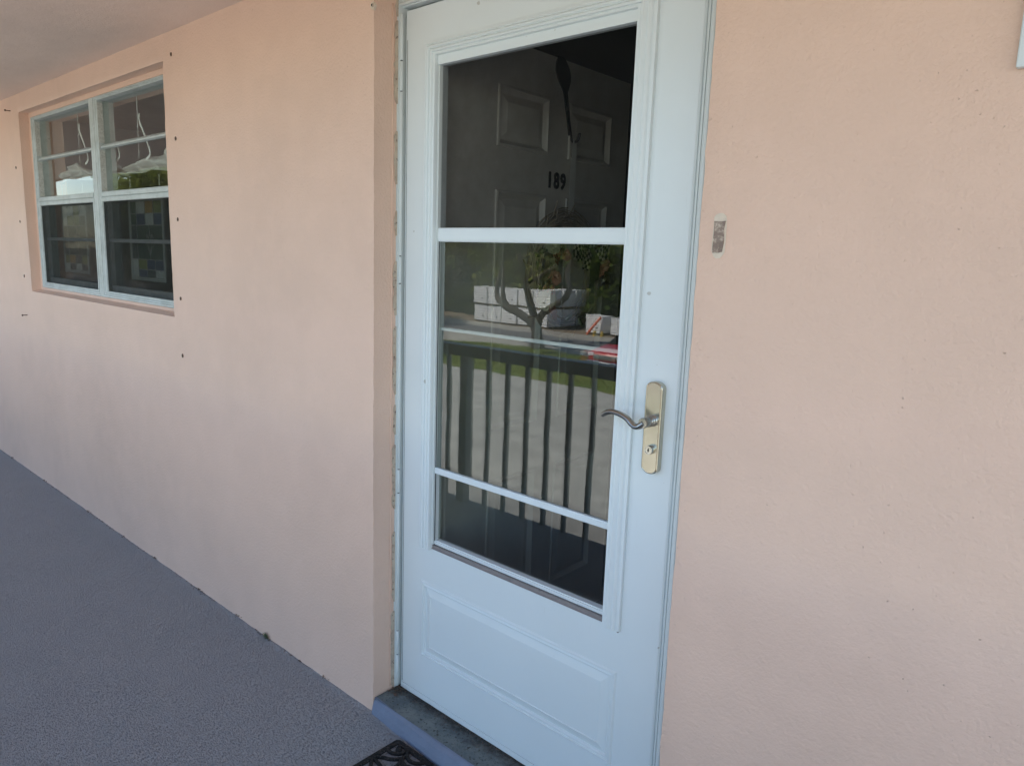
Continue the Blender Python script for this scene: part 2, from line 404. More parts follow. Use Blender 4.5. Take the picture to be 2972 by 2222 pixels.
# grass strip with a wandering edge
def strip_poly(name, top, bot, z, mat):
    n = len(top); vs = [(x, y, z) for x, y in top] + [(x, y, z) for x, y in bot]
    vs += [(x, y, z-0.03) for x, y in top] + [(x, y, z-0.03) for x, y in bot]
    fs = [(i, i+1, n+i+1, n+i) for i in range(n-1)]
    fs += [(n+i, n+i+1, 3*n+i+1, 3*n+i) for i in range(n-1)] + [(i+1, i, 2*n+i, 2*n+i+1) for i in range(n-1)]
    return MB().add(vs, fs).build(name, mat)
top = []; bot = []
for i in range(90):
    x = -60 + i*0.95
    bulge = 2.2*math.exp(-((x+19.0)/5.5)**2)
    top.append((x, -21.7 - bulge + 0.10*math.sin(i*1.7)))
    bot.append((x, -17.25 + 0.10*math.sin(i*2.3)))
struct(strip_poly('grass_verge', top, bot, G+0.035, M['grass']))
tuft = MB()
for i in range(9000):
    x = random.uniform(-34, -6); y = random.uniform(-23.2, -17.4)
    if y < -21.6 - 2.2*math.exp(-((x+19.0)/5.5)**2): continue
    a = random.uniform(0, PI); h = random.uniform(0.05, 0.11); ww = 0.03
    dx, dy = ww*math.cos(a), ww*math.sin(a); lx = random.uniform(-.04, .04)
    tuft.add([(x-dx, y-dy, G+0.03), (x+dx, y+dy, G+0.03), (x+lx, y+lx, G+0.035+h)], [(0,1,2)])
stuff(tuft.build('grass_blades', M['leaf'], recalc=False), 'short green grass growing on the verge beside the drive', 'grass')

# ------------------------------------------------------------------ the building shell
WT = 0.20; ZT = 2.126
DOOR = (0.0, 0.961, 0.0, 2.045); WIN = (-3.045, -1.258, 1.094, 2.035)
def rng(a, b, step):
    n = max(1, int(round((b-a)/step))); return [a+(b-a)*i/n for i in range(n)]
xs = rng(-18.0, -3.4, 0.2) + rng(-3.4, -3.045, 0.018) + rng(-3.045, -1.258, 0.018) + rng(-1.258, 0.0, 0.018) + rng(0.0, 0.961, 0.06) + rng(0.961, 1.9, 0.02) + rng(1.9, 4.2, 0.1) + [4.2]
zs = rng(0.0, 1.094, 0.018) + rng(1.094, 2.035, 0.018) + [2.035] + rng(2.045, ZT, 0.016) + [ZT]
def wall_y(x, z):
    return 0.0016*noise.noise(Vector((x*2.3, 0.3, z*2.3))) + 0.0009*noise.noise(Vector((x*11, 4.0, z*11)))
def edge_soft(x, z):
    # rounds the outer arris of the openings and makes it slightly uneven
    jx = 0.0; jy = 0.0
    for (a, b, c, d) in (DOOR, WIN):
        inz = c-1e-4 <= z <= d+1e-4; inx = a-1e-4 <= x <= b+1e-4
        if inz and (abs(x-a) < 1e-4 or abs(x-b) < 1e-4):
            jx += 0.0022*noise.noise(Vector((x*3, z*22, 1.0))) + 0.0015*noise.noise(Vector((x, z*70, 5.0))); jy += 0.002
        if inx and (abs(z-c) < 1e-4 or abs(z-d) < 1e-4): jy += 0.002
    return jx, jy
wall = MB(); idx = {}
def wv(i, j):
    if (i, j) not in idx:
        x, z = xs[i], zs[j]; jx, jy = edge_soft(x, z)
        idx[(i, j)] = len(wall.v)
        wall.v.append((x+jx, min(wall_y(x, z), 0.0015)+jy, z))
    return idx[(i, j)]
def inhole(x, z): return any(a < x < b and c < z < d for (a, b, c, d) in (DOOR, WIN))
for i in range(len(xs)-1):
    for j in range(len(zs)-1):
        if inhole((xs[i]+xs[i+1])/2, (zs[j]+zs[j+1])/2): continue
        wall.f.append((wv(i, j), wv(i+1, j), wv(i+1, j+1), wv(i, j+1)))
# reveals (door straight; window reveal 47 mm deep, then a narrow stucco lip round the frame)
def reveal(ijs, depth, dz=0.0, dx=0.0, rows=4):
    prev = [wv(*ij) for ij in ijs]
    for k in range(1, rows+1):
        cur = []
        for ij in ijs:
            x, z = xs[ij[0]], zs[ij[1]]; t = k/rows
            nzv = 0.0012*noise.noise(Vector((x*9, t*3, z*9)))
            cur.append(len(wall.v)); wall.v.append((x+dx*t+nzv, depth*t, z+dz*t+nzv))
        for a in range(len(ijs)-1): wall.f.append((prev[a], prev[a+1], cur[a+1], cur[a]))
        prev = cur
    return prev
ci = lambda x: min(range(len(xs)), key=lambda k: abs(xs[k]-x)); cj = lambda z: min(range(len(zs)), key=lambda k: abs(zs[k]-z))
i0, i1, j0, j1 = ci(DOOR[0]), ci(DOOR[1]), cj(DOOR[2]), cj(DOOR[3])
reveal([(i0, j) for j in range(j0, j1+1)], WT, rows=10)
reveal([(i1, j) for j in range(j0, j1+1)], WT)
reveal([(i, j1) for i in range(i0, i1+1)], WT)
i0, i1, j0, j1 = ci(WIN[0]), ci(WIN[1]), cj(WIN[2]), cj(WIN[3])
L = reveal([(i0, j) for j in range(j0, j1+1)], 0.047)
R_ = reveal([(i1, j) for j in range(j0, j1+1)], 0.047)
B = reveal([(i, j0) for i in range(i0, i1+1)], 0.047, dz=0.012)
T = reveal([(i, j1) for i in range(i0, i1+1)], 0.047)
lip = [(WIN[0], WIN[1], 1.106, 2.035, 0.047), (-3.012, -1.262, 1.118, 2.013, 0.047), (-3.012, -1.262, 1.118, 2.013, 0.20)]
wall.rects(lip, cap=False)
# back face so that the wall has real thickness
holes_grid(wall, [-18.0, -3.012, -1.262, 0.0, 0.961, 4.2], [0.0, 1.118, 2.013, 2.045, ZT],
           [(-3.012, -1.262, 1.118, 2.013), (0.0, 0.961, 0.0, 2.045)], lambda a, b: (a, WT, b))
wo_ = wall.build('stucco_wall', M['stucco'], recalc=False)
tag(wo_, 'peach pink stucco wall around the white storm door and the recessed window', 'wall')
for p in wo_.data.polygons: p.use_smooth = True
try:
    wo_.data.set_sharp_from_angle(angle=math.radians(40))
except Exception: pass
# parts of the wall: scar, caulk
def blob_prism(pts, y0, y1):
    n = len(pts); return MB().add([(x, y0, z) for x, z in pts] + [(x, y1, z) for x, z in pts],
        [tuple(range(n))] + [(i, (i+1) % n, n+(i+1) % n, n+i) for i in range(n)])
def capsule(cx, z0, z1, hw, jit=0.0, n=10, tilt=0.0):
    pts = []
    for k in range(n+1):
        a = PI*k/n; pts.append((cx+hw*math.cos(a), z1-hw+hw*math.sin(a)))
    for k in range(n+1):
        a = PI+PI*k/n; pts.append((cx+hw*math.cos(a), z0+hw+hw*1.3*math.sin(a)))
    return [(x+random.uniform(-jit, jit)+tilt*(z-z0), z+random.uniform(-jit, jit)) for x, z in pts]
M['filler'] = simple('filler', (0.74, 0.62, 0.50), 0.7, nz=60, bmp=0.001)
blob_prism(capsule(1.0015, 1.381, 1.457, 0.0125, 0.0008), -0.0012, 0.004).build('filler_patch', M['filler'], wo_)
pts = [(0.9905, 1.388), (1.000, 1.3875), (1.010, 1.389), (1.0115, 1.41), (1.0105, 1.43), (1.0118, 1.4435), (1.004, 1.442), (0.998, 1.4425), (0.9905, 1.4435), (0.991, 1.42)]
blob_prism([(x+random.uniform(-.0006, .0006), z+random.uniform(-.0006, .0006)) for x, z in pts], -0.0030, 0.003).build('bare_scar', M['scar'], wo_)
# cracked caulk bead beside the hinge, in ragged lengths
z = 0.05; cnt = 0
while z < 2.02:
    ln = random.uniform(0.05, 0.26); mb = MB(); n = max(3, int(ln/0.012)); vs = []
    w0 = random.uniform(0.003, 0.010)
    for k in range(n+1):
        zz = z+ln*k/n; ww = w0*(0.6+0.7*random.random()) * (0.3 if k in (0, n) else 1); e = random.uniform(-0.0008, 0.0008)
        vs += [(0.0006, 0.0775-ww+e, zz), (0.0030+e, 0.0775-ww*0.5, zz), (0.0040, 0.079, zz), (0.0006, 0.079, zz)]
    fs = []
    for k in range(n):
        for q in range(4): fs.append((k*4+q, k*4+(q+1) % 4, k*4+4+(q+1) % 4, k*4+4+q))
    mb.add(vs, fs).build('caulk', M['caulk'], wo_); z += ln + random.choice((0.0, 0.01, 0.03, 0.07))
# plaster ridge where the reveal was patched
mb = MB(); pts = []; zz = 0.06
while zz < 2.04:
    pts.append((0.0008+random.uniform(-.0006, .0006), 0.064+0.0025*noise.noise(Vector((zz*5, 0, 3))), zz)); zz += 0.03
mb.tube(pts, 0.0022, 6).build('plaster_ridge', M['stucco'], wo_, smooth=True)

# soffit, roof and shell
cs = MB(); nx = 70
sx = [-18.0+22.2*i/nx for i in range(nx+1)]; sy = [-1.70, -1.2, -0.8, -0.4, -0.15, 0.0]
for i in range(nx):
    for j in range(5):
        q = [(sx[i], sy[j]), (sx[i+1], sy[j]), (sx[i+1], sy[j+1]), (sx[i], sy[j+1])]
        cs.add([(a, b, ZT+0.003*noise.noise(Vector((a*1.5, b*1.5, 9)))) for a, b in q], [(0,1,2,3)])
cs.box(-18.0, 4.2, -1.70, 0.0, ZT+0.006, ZT+0.16)
cs.box(-18.0, 4.2, -1.73, -1.702, ZT-0.02, ZT+0.30)
struct(cs.build('walkway_ceiling', M['soffit'], recalc=False))
struct(MB().box(-18.0, 4.2, -1.70, 8.0, 2.47, 2.62).build('roof', M['concrete2']))
struct(MB().box(-18.0, 4.2, 0.0, 0.2, G-0.1, -0.16).build('lower_storey_wall', M['stucco']))
# interior
struct(MB().box(-18.0, 4.2, 0.2, 8.0, -0.15, -0.002).build('interior_floor', M['infloor']))
struct(MB().box(-18.0, 4.2, 0.203, 8.0, 2.40, 2.46).build('interior_ceiling', M['inwall']))
struct(MB().box(-18.0, 4.2, 0.05, 0.203, ZT+0.003, 2.46).build('wall_head', M['inwall']))
struct(MB().box(-5.75, -5.65, 0.203, 2.3, 0.0, 2.398).build('partition_wall', M['inwall']))
struct(MB().box(-5.65, -3.0, 2.2, 2.3, 0.0, 2.398).build('back_wall', M['inwall']))
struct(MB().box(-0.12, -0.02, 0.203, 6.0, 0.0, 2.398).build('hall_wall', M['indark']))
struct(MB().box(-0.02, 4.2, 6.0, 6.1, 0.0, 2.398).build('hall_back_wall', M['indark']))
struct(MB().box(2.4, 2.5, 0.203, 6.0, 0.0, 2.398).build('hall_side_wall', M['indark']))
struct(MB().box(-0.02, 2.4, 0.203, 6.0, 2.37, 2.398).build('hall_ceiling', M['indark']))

# walkway slab (top gently uneven near the wall)
fl = MB(); gx = rng(-18.0, -5.0, 0.5) + rng(-5.0, 1.4, 0.03) + rng(1.4, 4.2, 0.3) + [4.2]; gy = rng(-1.36, -0.02, 0.05) + [-0.02, 0.0]
vid = {}
def fvz(i, j):
    if (i, j) not in vid:
        vid[(i, j)] = len(fl.v); x, y = gx[i], gy[j]
        z = 0.0007*noise.noise(Vector((x*3, y*3, 0))) - 0.001
        if y > -0.001: z += 0.003 + 0.0035*noise.noise(Vector((x*9, 0, 2))) 
        fl.v.append((x, y, z))
    return vid[(i, j)]
for i in range(len(gx)-1):
    for j in range(len(gy)-1):
        fl.f.append((fvz(i, j), fvz(i+1, j), fvz(i+1, j+1), fvz(i, j+1)))
fl.box(-18.0, 4.2, -1.358, 0.0, -0.16, -0.006)
struct(fl.build('walkway_floor', M['floor'], smooth=False, recalc=False))

# threshold step in the doorway
thr = thing('threshold', 'low blue grey concrete step below the white storm door', 'step', (0.48, 0.05, 0))
tf = MB(); n = 50
prof = [(-0.020, 0.0), (-0.0165, 0.022), (-0.010, 0.042), (-0.003, 0.0485), (0.004, 0.049)]
for k in range(n):
    xa, xb = 0.004+0.953*k/n, 0.004+0.953*(k+1)/n
    for (ya, za), (yb, zb) in zip(prof, prof[1:]):
        def q(x, y, z): return (x, y + (0.0 if y > -0.001 else 0.013*(1-min(1, x*3.5))) - (0.004 if z < 0.045 else 0.0)*min(1, x*3) + 0.0012*noise.noise(Vector((x*14, z*30, 0))), z+0.001*noise.noise(Vector((x*10, y*20, 3))))
        tf.add([q(xa, ya, za), q(xb, ya, za), q(xb, yb, zb), q(xa, yb, zb)], [(0,1,2,3)])
tf.build('riser', M['thr_front'], thr, recalc=False)
tt = MB()
for k in range(60):
    for j in range(6):
        def q(i, jj):
            x = 0.004+0.953*i/60; y = 0.004+0.156*jj/6; e = 0.0012*noise.noise(Vector((x*25, y*25, 1)))
            if jj == 0: e += 0
            return (x, y+(0.004*noise.noise(Vector((x*8, 0, 0))) if jj == 1 else 0), 0.0485+e)
        tt.add([q(k, j), q(k+1, j), q(k+1, j+1), q(k, j+1)], [(0,1,2,3)])
tt.box(0.004, 0.957, 0.004, 0.19, 0.0, 0.044)
tt.build('tread', M['thr_top'], thr, recalc=False)
MB().box(0.02, 0.94, 0.115, 0.19, 0.0495, 0.062).build('door_sill', M['black'], thr)
# debris on the step and along the foot of the wall
db = MB()
def chip(mb, x, y, z, s):
    a = [Vector((random.uniform(-1, 1), random.uniform(-1, 1), random.uniform(0, 1)))*s for _ in range(4)]
    mb.add([(x+p.x, y+p.y, z+p.z) for p in a], [(0,1,2),(0,2,3),(0,3,1),(1,3,2)])
for k in range(420):
    x = random.betavariate(1.0, 1.2)*0.9+0.01; y = 0.095 - abs(random.gauss(0, 0.022)); chip(db, x, max(y, 0.012), 0.0492, random.uniform(0.0008, 0.0032))
for k in range(70): chip(db, random.uniform(0.004, 0.05), random.uniform(0.05, 0.095), 0.0492, random.uniform(0.002, 0.005))
stuff(db.build('step_debris', M['plug'], recalc=False), 'brown dirt crumbs gathered on the step at the foot of the door', 'dirt')
db = MB()
for k in range(900):
    x = random.uniform(-5.0, -0.02)
    if noise.noise(Vector((x*3, 0, 0))) < -0.05: continue
    chip(db, x, -abs(random.gauss(0.002, 0.005)), 0.001, random.uniform(0.0015, 0.0045))
for cxx in (-3.7, -3.05, -2.35, -1.9, -1.55, -1.13, -0.82, -0.25):
    for k in range(14): chip(db, cxx+random.gauss(0, 0.012), -abs(random.gauss(0.003, 0.004)), random.uniform(0.001, 0.010), random.uniform(0.002, 0.0065))
stuff(db.build('wall_foot_debris', M['plug'], recalc=False), 'dark crumbs of dirt along the joint of wall and walkway', 'dirt')

# small weed at the wall foot
wd = MB(); wx = -0.607
for k in range(60):
    a = random.uniform(0, 2*PI); l = random.uniform(0.006, 0.018); zt = random.uniform(0.006, 0.024)
    x0, y0 = wx+random.gauss(0, 0.004), -0.004+random.gauss(0, 0.002); x1, y1 = x0+l*math.cos(a), y0-abs(l*math.sin(a))*0.8
    wd.add([(x0-.001, y0, 0.002), (x0+.001, y0, 0.002), (x1+.0015, y1, zt), (x1-.0015, y1, zt*0.9)], [(0,1,2,3)])
tag(wd.build('weed', M['burlap'], recalc=False), 'tiny olive weed tuft sprouting where the wall meets the walkway', 'weed')

# ------------------------------------------------------------------ storm door
YD = 0.100
sd = thing('storm_door', 'white storm door with tall glass and a moulded kick panel in the pink wall', 'door', (0.45, YD, 0.014))
mb = MB()
lx0, lx1, lz0, lz1 = 0.0085, 0.891, 0.066, 2.000
gl = (0.0935, 0.7875, 0.536, 1.905)      # glazed opening under its moulding
pn = (0.100, 0.784, 0.188, 0.430)        # embossed panel
holes_grid(mb, [lx0+.004, gl[0], pn[0], pn[1], gl[1], lx1-.006], [lz0, pn[2], pn[3], gl[2], gl[3], lz1-.003], [gl, pn], lambda a, b: (a, YD, b))
# rounded outer edge and thickness of the leaf
mb.rects([(lx0+.004, lx1-.006, lz0, lz1-.003, YD), (lx0+.001, lx1-.002, lz0, lz1-.001, YD+.003), (lx0, lx1, lz0, lz1, YD+.008), (lx0, lx1, lz0, lz1, YD+.036), (gl[0], gl[1], gl[2], gl[3], YD+.036), (gl[0], gl[1], gl[2], gl[3], YD)], cap=False)
P0 = pn
def off(rc, d, y): return (rc[0]+d, rc[1]-d, rc[2]+d, rc[3]-d, YD+y)
mb.rects([off(P0, 0, 0), off(P0, .0035, -.0035), off(P0, .0085, -.0040), off(P0, .0105, -.0008), off(P0, .0135, -.0026), off(P0, .0175, -.0022), off(P0, .0200, .0030), off(P0, .0410, -.0030), off(P0, .0425, -.0008)])
mb.build('leaf', M['white'], sd, bevel=0.0)
# thin joint lines of the skin near the hinge side and the top, like mitred edges
MB().box(0.0172, 0.0180, YD-.0006, YD+.001, 0.07, 1.925).build('edge_seam', M['void'], sd)
# bottom expander
MB().box(lx0+.002, lx1-.003, YD-.0015, YD+.034, 0.014, 0.0645).build('bottom_expander', M['white'], sd, bevel=0.0012)
# moulding: reeded profile swept up, across and down with mitres
prof = [(0, 0), (.0006, -.0085), (.0075, -.0095), (.0095, -.0070), (.0125, -.0105), (.0165, -.0130), (.0205, -.0125), (.0225, -.0085), (.0250, -.0105), (.0300, -.0145), (.0350, -.0140), (.0370, -.0095), (.0395, -.0110), (.0450, -.0110), (.0465, -.0060), (.0475, .0150)]
mx0, mx1, mz0, mz1 = 0.0935, 0.7875, 0.534, 1.905
vs = []; npf = len(prof)
for (uu, dd) in prof: vs.append((mx0+uu, YD+dd, mz0))
for (uu, dd) in prof: vs.append((mx0+uu, YD+dd, mz1-uu*0.78))
for (uu, dd) in prof: vs.append((mx1-uu, YD+dd, mz1-uu*0.78))
for (uu, dd) in prof: vs.append((mx1-uu, YD+dd, mz0))
for s_, nm in ((0, 'moulding'), (1, 'moulding'), (2, 'moulding')):
    v4 = vs[s_*npf:(s_+2)*npf]; fs = [(k, k+1, npf+k+1, npf+k) for k in range(npf-1)]
    if s_ == 0: fs.append(tuple(range(npf)))
    if s_ == 2: fs.append(tuple(range(npf, 2*npf)))
    MB().add(v4, fs).build(nm, M['white'], sd)
ox0, ox1 = 0.1405, 0.7405
# screen housing at the top, bars, rails
MB().box(ox0, ox1, YD-.003, YD+.022, 1.846, 1.870).build('screen_housing', M['white'], sd, bevel=0.001)
b_ = MB(); b_.rects([(ox0+.004, ox1-.003, 1.402, 1.438, YD+.006), (ox0+.004, ox1-.003, 1.405, 1.436, YD+.004), (ox0+.004, ox1-.003, 1.409, 1.430, YD+.003)]); b_.box(ox0+.004, ox1-.003, YD+.006, YD+.020, 1.402, 1.438)
b_.build('middle_bar', M['white'], sd)
MB().box(ox0+.004, ox1-.003, YD+.0105, YD+.0125, 1.438, 1.846).build('screen_mesh', M['screen'], sd)
t_ = MB().box(ox0, ox0+.0045, YD+.001, YD+.030, 0.552, 1.846).build('side_track', M['trim'], sd)
t_ = MB().box(ox0+.0045, ox0+.006, YD+.007, YD+.009, 0.56, 1.402).build('gasket', M['black'], sd)
t_ = MB().box(ox1-.003, ox1+.001, YD+.001, YD+.030, 0.552, 1.846).build('side_track', M['trim'], sd)
# upper sash: glass and bottom rail
g1 = MB().box(ox0+.005, ox1-.003, YD+.0120, YD+.0150, 0.776, 1.403).build('glass_pane', M['glass'], sd)
b_ = MB(); b_.box(ox0+.004, ox1-.003, YD+.0060, YD+.0165, 0.7600, 0.7775); b_.box(ox0+.004, ox1-.003, YD+.0045, YD+.010, 0.7635, 0.7735)
b_.build('sash_rail', M['white'], sd, bevel=0.0008)
# lower sash: glass, top rail with brush, bottom rail
g2 = MB().box(ox0+.005, ox1-.003, YD+.0240, YD+.0268, 0.560, 1.164)
g2.v = [(a, b+(a-0.44)*0.006, c) for a, b, c in g2.v]
o = g2.build('glass_pane', M['glass2'], sd)
MB().box(ox0+.004, ox1-.003, YD+.0205, YD+.0295, 1.1640, 1.1715).build('sash_top_rail', M['white'], sd)
br = MB(); x = ox0+.004
while x < ox1-.004:
    h = random.uniform(0.001, 0.0045); wv_ = random.uniform(.0008, .0022)
    br.add([(x, YD+.022, 1.171), (x+wv_, YD+.022, 1.171), (x+wv_*0.5+random.uniform(-.001, .001), YD+.020, 1.171+h)], [(0,1,2)]); x += wv_*0.6
br.build('brush_seal', M['cord'], sd, recalc=False)
b_ = MB(); b_.box(ox0+.004, ox1-.003, YD+.010, YD+.029, 0.5475, 0.5610); b_.box(ox0+.004, ox1-.003, YD+.0075, YD+.012, 0.5510, 0.5575)
b_.build('sash_bottom_rail', M['white'], sd, bevel=0.0008)
MB().box(gl[0]+.002, gl[1]-.002, YD+.004, YD+.030, 0.5370, 0.5470).build('sill_strip', M['sillstrip'], sd)
MB().add([(ox0-.006, YD+.0005, 0.5362), (ox1+.004, YD+.0005, 0.5362), (ox1+.004, YD+.012, 0.548), (ox0-.006, YD+.012, 0.548)], [(0,1,2,3)]).build('sill_slope', M['sillstrip'], sd)
# hinge: knuckles on a long leaf
kn = [0.05, 0.155, 0.234, 0.672, 0.744, 1.284, 1.360, 1.796, 1.874, 1.992]
for a, b in zip(kn, kn[1:]):
    mm = Matrix.Translation((0.0038, 0.0905, a+.0012))
    MB().lathe([(0.0040, 0), (0.0052, .001), (0.0052, b-a-.0034), (0.0040, b-a-.0024)], 14, mm).build('hinge_knuckle', M['trim'], sd, smooth=True)
MB().lathe([(0.0030, 0), (0.0030, 1.93)], 8, Matrix.Translation((0.0038, 0.0905, 0.055))).build('hinge_pin', M['void'], sd)
# fixed frame: hinge jamb, header, latch jamb
jm = MB(); jm.box(-0.0002, 0.0030, 0.0795, 0.150, 0.049, 2.044); jm.box(-0.0002, 0.0008, 0.078, 0.0790, 0.049, 2.044)
jm.build('hinge_jamb', M['trim'], sd)
hd = MB(); hd.box(0.001, 0.960, 0.0925, 0.150, 2.0065, 2.0445); hd.build('header', M['white'], sd, bevel=0.001)
hd = MB(); hd.tube([(0.0005, 0.0865, 2.0125), (0.960, 0.0865, 2.0125)], 0.0045, 10); hd.box(0.001, 0.960, 0.087, 0.0925, 2.009, 2.017)
hd.build('drip_bar', M['trim'], sd, smooth=False)
lj = [(0.8945, .150), (0.8945, .098), (0.8975, .0960), (0.9000, .0960), (0.9010, .100), (0.9040, .100), (0.9050, .0900), (0.9090, .0870), (0.9150, .0865), (0.9170, .0890), (0.9180, .093), (0.9200, .093), (0.9210, .0860), (0.9260, .0850), (0.9580, .0845), (0.9590, .150)]
v = [(x, y, 0.049) for x, y in lj] + [(x, y, 2.006) for x, y in lj]; n = len(lj)
MB().add(v, [(k, (k+1) % n, n+(k+1) % n, n+k) for k in range(n)] + [tuple(range(n)), tuple(range(n, 2*n))]).build('latch_jamb', M['trim'], sd)
MB().box(0.8912, 0.8945, 0.112, 0.116, 0.05, 2.0).build('weather_seal', M['black'], sd)
MB().box(0.9012, 0.9038, 0.0985, 0.1000, 0.05, 2.005).build('weather_seal', M['black'], sd)
# screws where the moulding was taken off
for sx_, sz_ in ((0.098, 0.5385), (0.780, 0.5300)):
    MB().lathe([(0.0032, 0), (0.0030, .0012), (0.001, .0014)], 10, Matrix.Translation((sx_, YD, sz_)) @ Matrix.Rotation(PI/2, 4, 'X')).build('screw', M['rust'], sd)
# handle set
def stadium(cx, z0, z1, hw, inset=0.0, n=12):
    pts = []; h = hw-inset; rx = h
    for k in range(n+1):
        a = PI*k/n; pts.append((cx+rx*math.cos(a), z1-hw*0.72+h*0.72*math.sin(a)))
    for k in range(n+1):
        a = PI+PI*k/n; pts.append((cx+rx*math.cos(a), z0+hw*0.72+h*0.72*math.sin(a)))
    return pts
hs = MB(); n = 0; rings = [(0.0, YD-.0002), (0.0, YD-.0115), (.0008, YD-.0138), (.0026, YD-.0148), (.0036, YD-.0144), (.0045, YD-.0152)]
vs = []
for ins, y in rings:
    p = stadium(0.8405, 0.9215, 1.1215, 0.0205, ins); vs += [(a, y, b) for a, b in p]; n = len(p)
fs = [(i*n+k, i*n+(k+1) % n, (i+1)*n+(k+1) % n, (i+1)*n+k) for i in range(len(rings)-1) for k in range(n)]
fs.append(tuple((len(rings)-1)*n+k for k in range(n)))
plate = MB().add(vs, fs).build('handle_plate', M['nickel'], sd)
hx, hz = 0.8435, 1.0395
lev = MB()
lev.lathe([(0.0125, 0), (0.0125, .004), (.0100, .006), (.0100, .008), (.0118, .0095), (.0118, .0125), (.0098, .0140), (.0098, .016), (.0116, .0175), (.0116, .0205), (.0100, .022), (.0105, .024), (.0108, .041), (.0098, .0425), (.0005, .0428)], 20,
          Matrix.Translation((hx, YD-.0150, hz)) @ Matrix.Rotation(PI/2, 4, 'X'))
lv = [(hx, .0480, hz-.0005), (hx-.010, .0468, hz-.0085), (.8245, .0458, 1.0290), (.8155, .0452, 1.0335), (.8060, .0450, 1.0415), (.7950, .0450, 1.0465), (.7800, .0452, 1.0500), (.7650, .0456, 1.0505), (.7520, .0462, 1.0470), (.7420, .0470, 1.0400), (.7395, .0475, 1.0365)]
def smooth_pts(p, sub=4):
    p = [Vector(q) for q in p]; out = []
    for i in range(len(p)-1):
        a = p[max(i-1, 0)]; b = p[i]; c = p[i+1]; d = p[min(i+2, len(p)-1)]
        for k in range(sub):
            t = k/sub; out.append(0.5*((2*b)+(-a+c)*t+(2*a-5*b+4*c-d)*t*t+(-a+3*b-3*c+d)*t**3))
    out.append(p[-1]); return out
sp = smooth_pts(lv); nr = len(sp)
rad = [0.0072 if i < 4 else 0.0070*(1-0.28*i/nr) if i < nr-4 else 0.0050-0.0010*(i-nr+4) for i in range(nr)]
lev.tube(sp, rad, 12, flat=1.25)
lo = lev.build('lever', M['lever'], sd, smooth=True)
lo.modifiers.new('es', 'EDGE_SPLIT').split_angle = math.radians(35)
lk = MB(); lk.lathe([(.0100, 0), (.0100, .0105), (.0094, .0120), (.0078, .0120), (.0076, .0108), (.0005, .0110)], 24, Matrix.Translation((0.8425, YD-.0150, 0.9765)) @ Matrix.Rotation(PI/2, 4, 'X'))
lo = lk.build('lock_cylinder', M['lockmetal'], sd, smooth=True); lo.modifiers.new('es', 'EDGE_SPLIT').split_angle = math.radians(35)
kh = MB(); kh.box(.8417, .8433, .0736, .0745, .9722, .9808); kh.box(.8407, .8443, .0735, .0744, .9752, .9775)
k_ = kh.build('keyhole', M['void'], None); k_.parent = lo

# ------------------------------------------------------------------ interior front door, swung open
fd = thing('front_door', 'dim off white six panel entrance door standing open behind the storm door', 'door', (0.06, 0.17, 0))
fx = 0.080; mpd = lambda a, b, d=0.0: (fx-d, a, b)
py = [(0.388, 0.628), (0.730, 0.972)]; pz = [(0.20, 0.66), (0.82, 1.566), (1.690, 1.866)]
mb = MB(); hl = [(a, b, c, d) for (a, b) in py for (c, d) in pz]
ys_ = [0.175, 0.388, 0.628, 0.730, 0.972, 1.080]; zs_ = [0.02, 0.20, 0.66, 0.82, 1.566, 1.690, 1.866, 1.992]
holes_grid(mb, ys_, zs_, hl, mpd)
mb.rects([(0.175, 1.080, 0.02, 1.992, 0.0), (0.175, 1.080, 0.02, 1.992, 0.044)], cap=True, mp=mpd)
mb.build('slab', M['frontdoor'], fd)
for (a, b, c, d) in hl:
    def o_(k, y): return (a+k, b-k, c+k, d-k, y)
    MB().rects([o_(0, 0), o_(.002, -.005), o_(.009, -.006), o_(.014, 0.000), o_(.022, .008), o_(.026, .008), o_(.046, .001), o_(.048, .001)], mp=mpd).build('panel', M['frontdoor'], fd)
# number
fc = bpy.data.curves.new('digit_curve', 'FONT'); dg = bpy.context.evaluated_depsgraph_get()
for k, chx in enumerate('189'):
    fc = bpy.data.curves.new('digit_curve', 'FONT'); fc.body = chx; fc.size = 0.068; fc.extrude = 0.0015; fc.offset = 0.0022; fc.align_x = 'CENTER'
    fo = bpy.data.objects.new('tmp', fc); C.objects.link(fo)
    bpy.context.view_layer.update(); dg = bpy.context.evaluated_depsgraph_get()
    me = bpy.data.meshes.new_from_object(fo.evaluated_get(dg)); bpy.data.objects.remove(fo)
    for v_ in me.vertices:
        x, y, z = v_.co; v_.co = (fx+0.0025+z, 0.640+0.0345*k+x*0.80, 1.594+y)
    me.materials.clear(); me.materials.append(M['black'])
    d_ = bpy.data.objects.new('digit', me); C.objects.link(d_); d_.parent = fd; d_.matrix_parent_inverse = Matrix.Translation(-fd.location)
# frame of the entrance door with a hinge
fr_ = thing('door_frame', 'dim white frame of the entrance door at the left edge behind the screen', 'door frame', (0.03, 0.17, 0))
MB().box(0.0035, 0.028, 0.138, 0.200, 0.05, 2.04).build('jamb', M['frontdoor'], fr_)
MB().box(0.940, 0.958, 0.155, 0.200, 0.05, 2.04).build('jamb', M['frontdoor'], fr_)
MB().box(0.0045, 0.955, 0.155, 0.200, 2.012, 2.043).build('head', M['frontdoor'], fr_)
MB().box(0.0282, 0.0300, 0.146, 0.171, 0.055, 1.745).build('gap_strip', M['void'], fr_)  # black strip in the gap between jamb and door, below the hinge
for zc_ in (1.80,):
    h_ = MB().box(0.0285, 0.031, 0.150, 0.172, zc_-.05, zc_+.05).build('hinge', M['lever'], fr_)
    for q in range(5):
        MB().lathe([(0.0055, 0), (0.0055, .018)], 10, Matrix.Translation((0.036, 0.168, zc_-.05+q*.020))).build('knuckle', M['lever'], None).parent = h_

